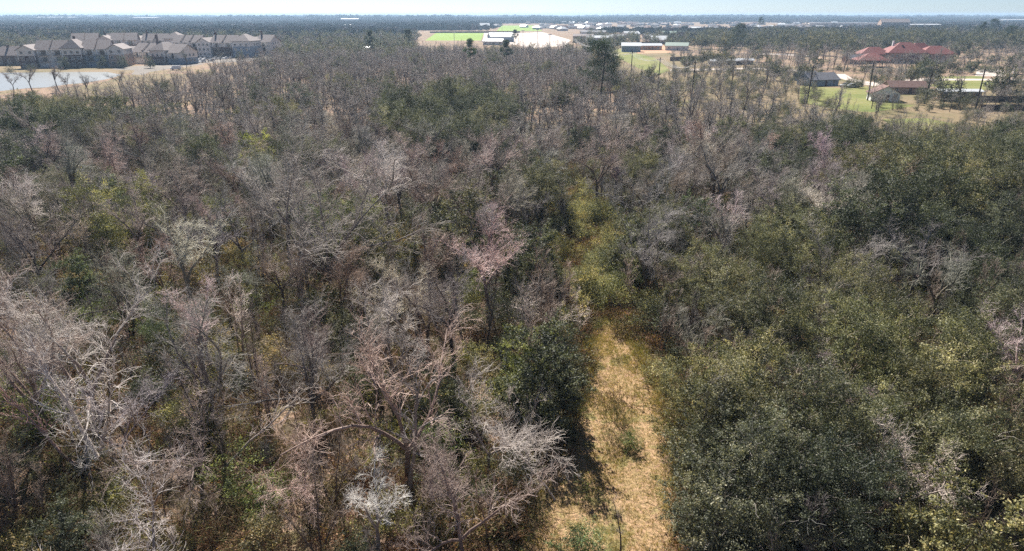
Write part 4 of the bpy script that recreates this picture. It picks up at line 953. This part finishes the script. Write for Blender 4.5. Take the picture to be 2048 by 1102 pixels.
pr = [pole(1627, 131, 'utility pole left of the grey roofed house'), pole(1751, 127, 'leaning utility pole left of the white cottage', lean=-.06),
      pole(1868, 131, 'utility pole behind the reddish brown roof'), pole(1974, 137, 'dark utility pole nearest the right edge', lean=-.06)]
from mathutils import Vector, Matrix
def cable(a, b, offs, h, sag, label, rad=0.028):
    for o_ in offs:
        A = a.matrix_basis @ Vector((o_, 0, h - .4)); B_ = b.matrix_basis @ Vector((o_, 0, h - .4))
        t = np.linspace(0, 1, 15)[:, None]; P = np.array(A) * (1 - t) + np.array(B_) * t; P[:, 2] -= sag * 4 * (t * (1 - t))[:, 0]
        V, F = tubes(P[None], np.full((1, 15), rad * .8), 6); o = put('power_cable', np_mesh('power_cable', V, F, M_WIRE, None, True)); tag(o, label, 'cable', 'power cables between the poles')
OF = (-1.2, -0.4, 0.4, 1.2)
cable(pl[0], pl[1], OF, 11.5, 2.0, 'power cables between the two farthest poles beside the concrete yard', .05)
cable(pl[1], pl[2], OF, 11.5, 2.5, 'power cables from behind the tallest pine to the corridor', .05)
cable(pl[2], pl[3], OF, 11.5, 1.8, 'power cables above the grassy corridor left of the dirt lot', .04)
cable(pl[3], pl[4], OF, 11.5, 1.8, 'power cables ending at the dark corridor pole', .04)
cable(pr[0], pr[1], (-1.2, 1.2), 11.5, .8, 'thin cables between the poles left of the white cottage', .018)
cable(pr[1], pr[2], (-1.2, 1.2), 11.5, .8, 'thin cables over the white cottage', .018)
cable(pr[2], pr[3], (-1.2, 1.2), 11.5, .8, 'thin cables over the mobile home', .018)

def car_meshes(van=False):
    P = [(-2.2, .35), (-2.25, .8), (-1.9, 1.0), (-1.2, 1.05), (1.7, 1.02), (2.2, .85), (2.25, .35)] if not van else [(-2.5, .35), (-2.55, 1.1), (-2.3, 1.15), (2.4, 1.15), (2.5, 1.1), (2.5, .35)]
    C = [(-1.1, 1.04), (-.5, 1.5), (1.0, 1.52), (1.75, 1.03)] if not van else [(-2.0, 1.14), (-1.4, 2.1), (2.35, 2.15), (2.42, 1.14)]
    def ext(pr_, w0, w1):
        b = MB(); n_ = len(pr_); zz = [p[1] for p in pr_]; lo, hi = min(zz), max(zz)
        def w(z): return w0 + (w1 - w0) * (z - lo) / (hi - lo)
        b.v = [(p[0], -w(p[1]), p[1]) for p in pr_] + [(p[0], w(p[1]), p[1]) for p in pr_]
        b.f = [list(range(n_)), list(range(2 * n_ - 1, n_ - 1, -1))] + [[i, i + n_, (i + 1) % n_ + n_, (i + 1) % n_] for i in range(n_)]
        return b
    roofz = C[1][1]
    return ext(P, .9, .86), ext(C, .84, .68), MB().box(C[1][0] + .05, C[2][0] - .05, -.66, .66, roofz - .01, roofz + .05)
th = np.linspace(0, 2 * math.pi, 13)[:-1]
wb = MB(); wb.v = [(.33 * math.cos(a), -.11, .33 * math.sin(a)) for a in th] + [(.33 * math.cos(a), .11, .33 * math.sin(a)) for a in th]
wb.f = [list(range(12)), list(range(23, 11, -1))] + [[i, i + 12, (i + 1) % 12 + 12, (i + 1) % 12] for i in range(12)]
WHEEL = wb.mesh('wheel', M_RUBBER)
CB, CC, CR = car_meshes(); CARM = [(CB.mesh('body', p), CC.mesh('cabin_windows', M_GLASS), CR.mesh('roof_panel', p)) for p in CARP]
CB, CC, CR = car_meshes(True); VANM = [(CB.mesh('body', CARP[0]), CC.mesh('cabin', CARP[0]), CR.mesh('roof_panel', CARP[0]))]
def car(name, ms, px, py, rz, label, group=None):
    x, y = spot(px, py); r = empty(name, (x, y, .02), rz); tag(r, label, 'car' if name == 'parked_car' else 'van', group)
    for n_, m in zip(('body', 'cabin_windows' if name == 'parked_car' else 'cabin', 'roof_panel'), ms): put(n_, m, r)
    for a in (-1.4, 1.4):
        for b in (-.82, .82): put('wheel', WHEEL, r, (a, b, .33))
cn = ['white', 'silver', 'dark', 'red']
for i, (px, py, k) in enumerate([(392, 121, 0), (401, 120.6, 0), (410, 120.2, 0), (421, 119.6, 2), (431, 119.2, 0), (441, 118.8, 1), (452, 118.4, 0), (405, 125, 0), (423, 122.5, 1), (462, 117.6, 2), (382, 123.5, 3)]):
    car('parked_car', CARM[k], px, py, R(80 + random.uniform(-5, 5)), f'{cn[k]} car, {["first", "second", "third", "fourth", "fifth", "sixth", "seventh", "lone nearer", "second nearer", "last", "foremost left"][i]} from the left in the lot by the apartments', 'cars parked by the apartments')
car('delivery_van', VANM[0], 352, 140, R(30), 'white van on the access road near the pond end')
for px, py, k, lab in [(1690, 174, 1, 'silver car parked right of the grey roofed house'), (1702, 175, 0, 'white car parked right of the silver car by the grey roofed house'), (1715, 173, 2, 'dark car parked nearest the white cottage'), (1423, 129.5, 0, 'white car beside the leftmost small shed')]:
    car('parked_car', CARM[k], px, py, R(random.uniform(10, 40)), lab)
# swing frame at the right edge
x, y = spot(2040, 158); r = empty('swing_frame', (x, y, 0), R(-5)); tag(r, 'tall pale wooden swing frame at the right edge', 'swing frame')
sf = [((-4, -1, 0), (-3.6, 0, 4.6)), ((-4, 1, 0), (-3.6, 0, 4.6)), ((4, -1, 0), (3.6, 0, 4.6)), ((4, 1, 0), (3.6, 0, 4.6))]
for a, b in sf: V, F = tubes(np.array([[a, b]], float), np.full((1, 2), .14), 6); put('leg', np_mesh('leg', V, F, M_CREAM), r)
V, F = tubes(np.array([[(-4, 0, 4.6), (4, 0, 4.6)]], float), np.full((1, 2), .16), 6); put('top_beam', np_mesh('top_beam', V, F, M_CREAM), r)
# field light posts
for px, py, lab in [(908, 66, 'light post at the left of the near sports field'), (1004, 50, 'light post at the left corner of the far sports field'), (1060, 48, 'light post at the right corner of the far sports field'), (1046, 62, 'light post on the edge of the concrete yard'), (1075, 60, 'light post over the middle of the concrete yard'), (1100, 70, 'light post at the right of the concrete yard')]:
    x, y = spot(px, py, 14); r = empty('light_post', (x, y, 0)); tag(r, lab, 'light post', 'tall light posts')
    V, F = tubes(np.array([[(0, 0, 0), (0, 0, 14)]], float), np.full((1, 2), .18), 6); put('post', np_mesh('post', V, F, M_METAL), r)
    MB().box(-1.2, 1.2, -.2, .2, 14, 14.5).build('lamp_bar', M_METAL, r)

# ---------------------------------------------------------------- trees around the houses and the far country
clear = [(-9999, 545, 104, 160), (835, 975, 62, 114), (990, 1085, 48, 70), (1030, 1150, 62, 114), (965, 1040, 62, 114), (1260, 1335, 92, 110), (1735, 1890, 104, 132), (1225, 1345, 100, 160), (1340, 1500, 100, 112), (1612, 1690, 152, 178), (1738, 1830, 178, 212), (1630, 1750, 178, 212), (1765, 1925, 225, 300), (1885, 1990, 150, 202), (1640, 1740, 146, 166)]
def is_clear(px, py): return any(a < px < b and c < py < d for a, b, c, d in clear)
mid_b, mid_e, co_, big_e = [], [], [], []
for _ in range(9000):
    y = math.sqrt(150 ** 2 + random.random() * (760 ** 2 - 150 ** 2)); x = random.uniform(-0.95, 0.95) * (y + 12); px, py = proj(x, y)
    if in_wood(px, py) or is_clear(px, py) or px < -60 or px > 2110: continue
    if px < 545 and py > 103: continue
    corr = px > 1150 and py > 104
    if 1150 < px < 1400 and 66 < py <= 104 and random.random() < .72: continue
    if corr and random.random() < (0.25 if py < 150 else 0.6): continue
    if not free(x, y, 6 if not corr else 5): continue
    if corr and random.random() < .6: co_.append((x, y)); continue
    if px > 1380 and 60 < py < 118: (big_e if random.random() < .6 else mid_b).append((x, y)); continue
    (mid_e if random.random() < (0.35 if corr else 0.6) else mid_b).append((x, y))
print('mid', len(mid_b), len(mid_e))
scatter('far_mixed_woodland', split(mid_b, BARE_FAR, 0.6, 1.05) + split(mid_e, EVER_FAR, 0.7, 1.15) + split(co_, BARE_FAR, 0.5, 0.8) + split(big_e, EVER_FAR, 0.95, 1.5), 'mixed bare and evergreen trees around the houses and lots beyond the wood', 'woodland')
cb_, cs_ = [], []
for _ in range(9000):
    y = math.sqrt(95 ** 2 + random.random() * (330 ** 2 - 95 ** 2)); x = random.uniform(-0.95, 0.95) * (y + 12); px, py = proj(x, y)
    if in_wood(px, py) or is_clear(px, py) or px < -60 or px > 2110 or (px < 1150 and (px > 560 or py < 200)): continue
    if not free(x, y, 2.7): continue
    (cb_ if random.random() < 0.5 else cs_).append((x, y))
print('corridor', len(cb_), len(cs_))
scatter('corridor_brush', split(cb_, SHRUB, 0.5, 0.9) + split(cs_, SAP, 0.5, 0.85), 'bushes and thin saplings in the grass between the wood and the houses', 'bushes')
# patches of far canopy, each patch some thirty crowns
def patch_mesh(seed, mat, n_=30, R_=42, bare=0.35):
    g = np.random.default_rng(seed); parts = []
    for i in range(n_):
        c = np.array([g.uniform(-R_, R_), g.uniform(-R_, R_), 0]); hh_ = g.uniform(4.5, 9); rr_ = g.uniform(3, 6)
        m_ = 90; v = unit(g.normal(0, 1, (m_, 3))); P = c + v * [rr_, rr_, hh_ * .42] * g.uniform(.5, 1, (m_, 1)) + [0, 0, hh_ * .55]
        parts.append(leaves(P, v, 1.9, 0.7, g, np.clip(np.full(m_, g.uniform(.1, .9)) + g.normal(0, .1, m_), 0, 1)))
    return np_mesh('canopy', *join(parts)[:2], mat, join(parts)[2])
PATCH = [patch_mesh(400, M_CANOPY), patch_mesh(401, M_CANOPY), patch_mesh(402, M_CANOPY_BARE), patch_mesh(403, M_CANOPY_BARE, 12)]
fp = []
for _ in range(16000):
    u_ = random.random(); y = 620 * (8000 / 620) ** u_; x = random.uniform(-0.92, 0.92) * y; px, py = proj(x, y)
    if abs(x) > 6900 or y > 8100: continue
    if any(is_clear(*proj(x + e_, y + f_)) for e_ in (-42, 0, 42) for f_ in (-42, 0, 42)) or y < 740 and random.random() < .5: continue
    if 1000 < px < 1900 and 900 < y < 2500 and random.random() < .45: continue
    if math.sin(x / 310 + 1.3 * math.sin(y / 530)) + math.sin(y / 270 + x / 900) > 0.75 and random.random() < .8: continue
    if any(abs(x - a) < 52 and -95 < y - b < 45 for a, b in hz): continue
    if 1130 < px < 1420 and py > 62 and random.random() < .85: continue
    fp.append((x, y, 0, random.uniform(0, 6.28), random.uniform(0.8, 1.3) * (1 if y < 2500 else 1.5) * (1.7 if y > 3000 and random.random() < .06 else 1)))
fp = np.array(fp); kk = rng.integers(0, 4, len(fp))
scatter('distant_woodland', [([PATCH[i]], fp[kk == i]) for i in range(4)], 'blue hazed canopy of distant trees reaching to the horizon', 'woodland')
print('patches', len(fp))

# ---------------------------------------------------------------- the air
hm = bpy.data.materials.new('haze'); hm.use_nodes = True; N = hm.node_tree.nodes; L = hm.node_tree.links; N.clear()
out = N.new('ShaderNodeOutputMaterial'); vo = N.new('ShaderNodeVolumePrincipled')
vo.inputs['Color'].default_value = (0.52, 0.74, 1.0, 1); vo.inputs['Density'].default_value = 0.00018; vo.inputs['Anisotropy'].default_value = 0.2
L.new(vo.outputs[0], out.inputs['Volume'])
hz_ = MB().box(-7100, 7100, -160, 8300, -1, 34).build('haze', hm); hz_['kind'] = 'stuff'
tag(hz_, 'thin blue haze in the air over the plain', 'haze')
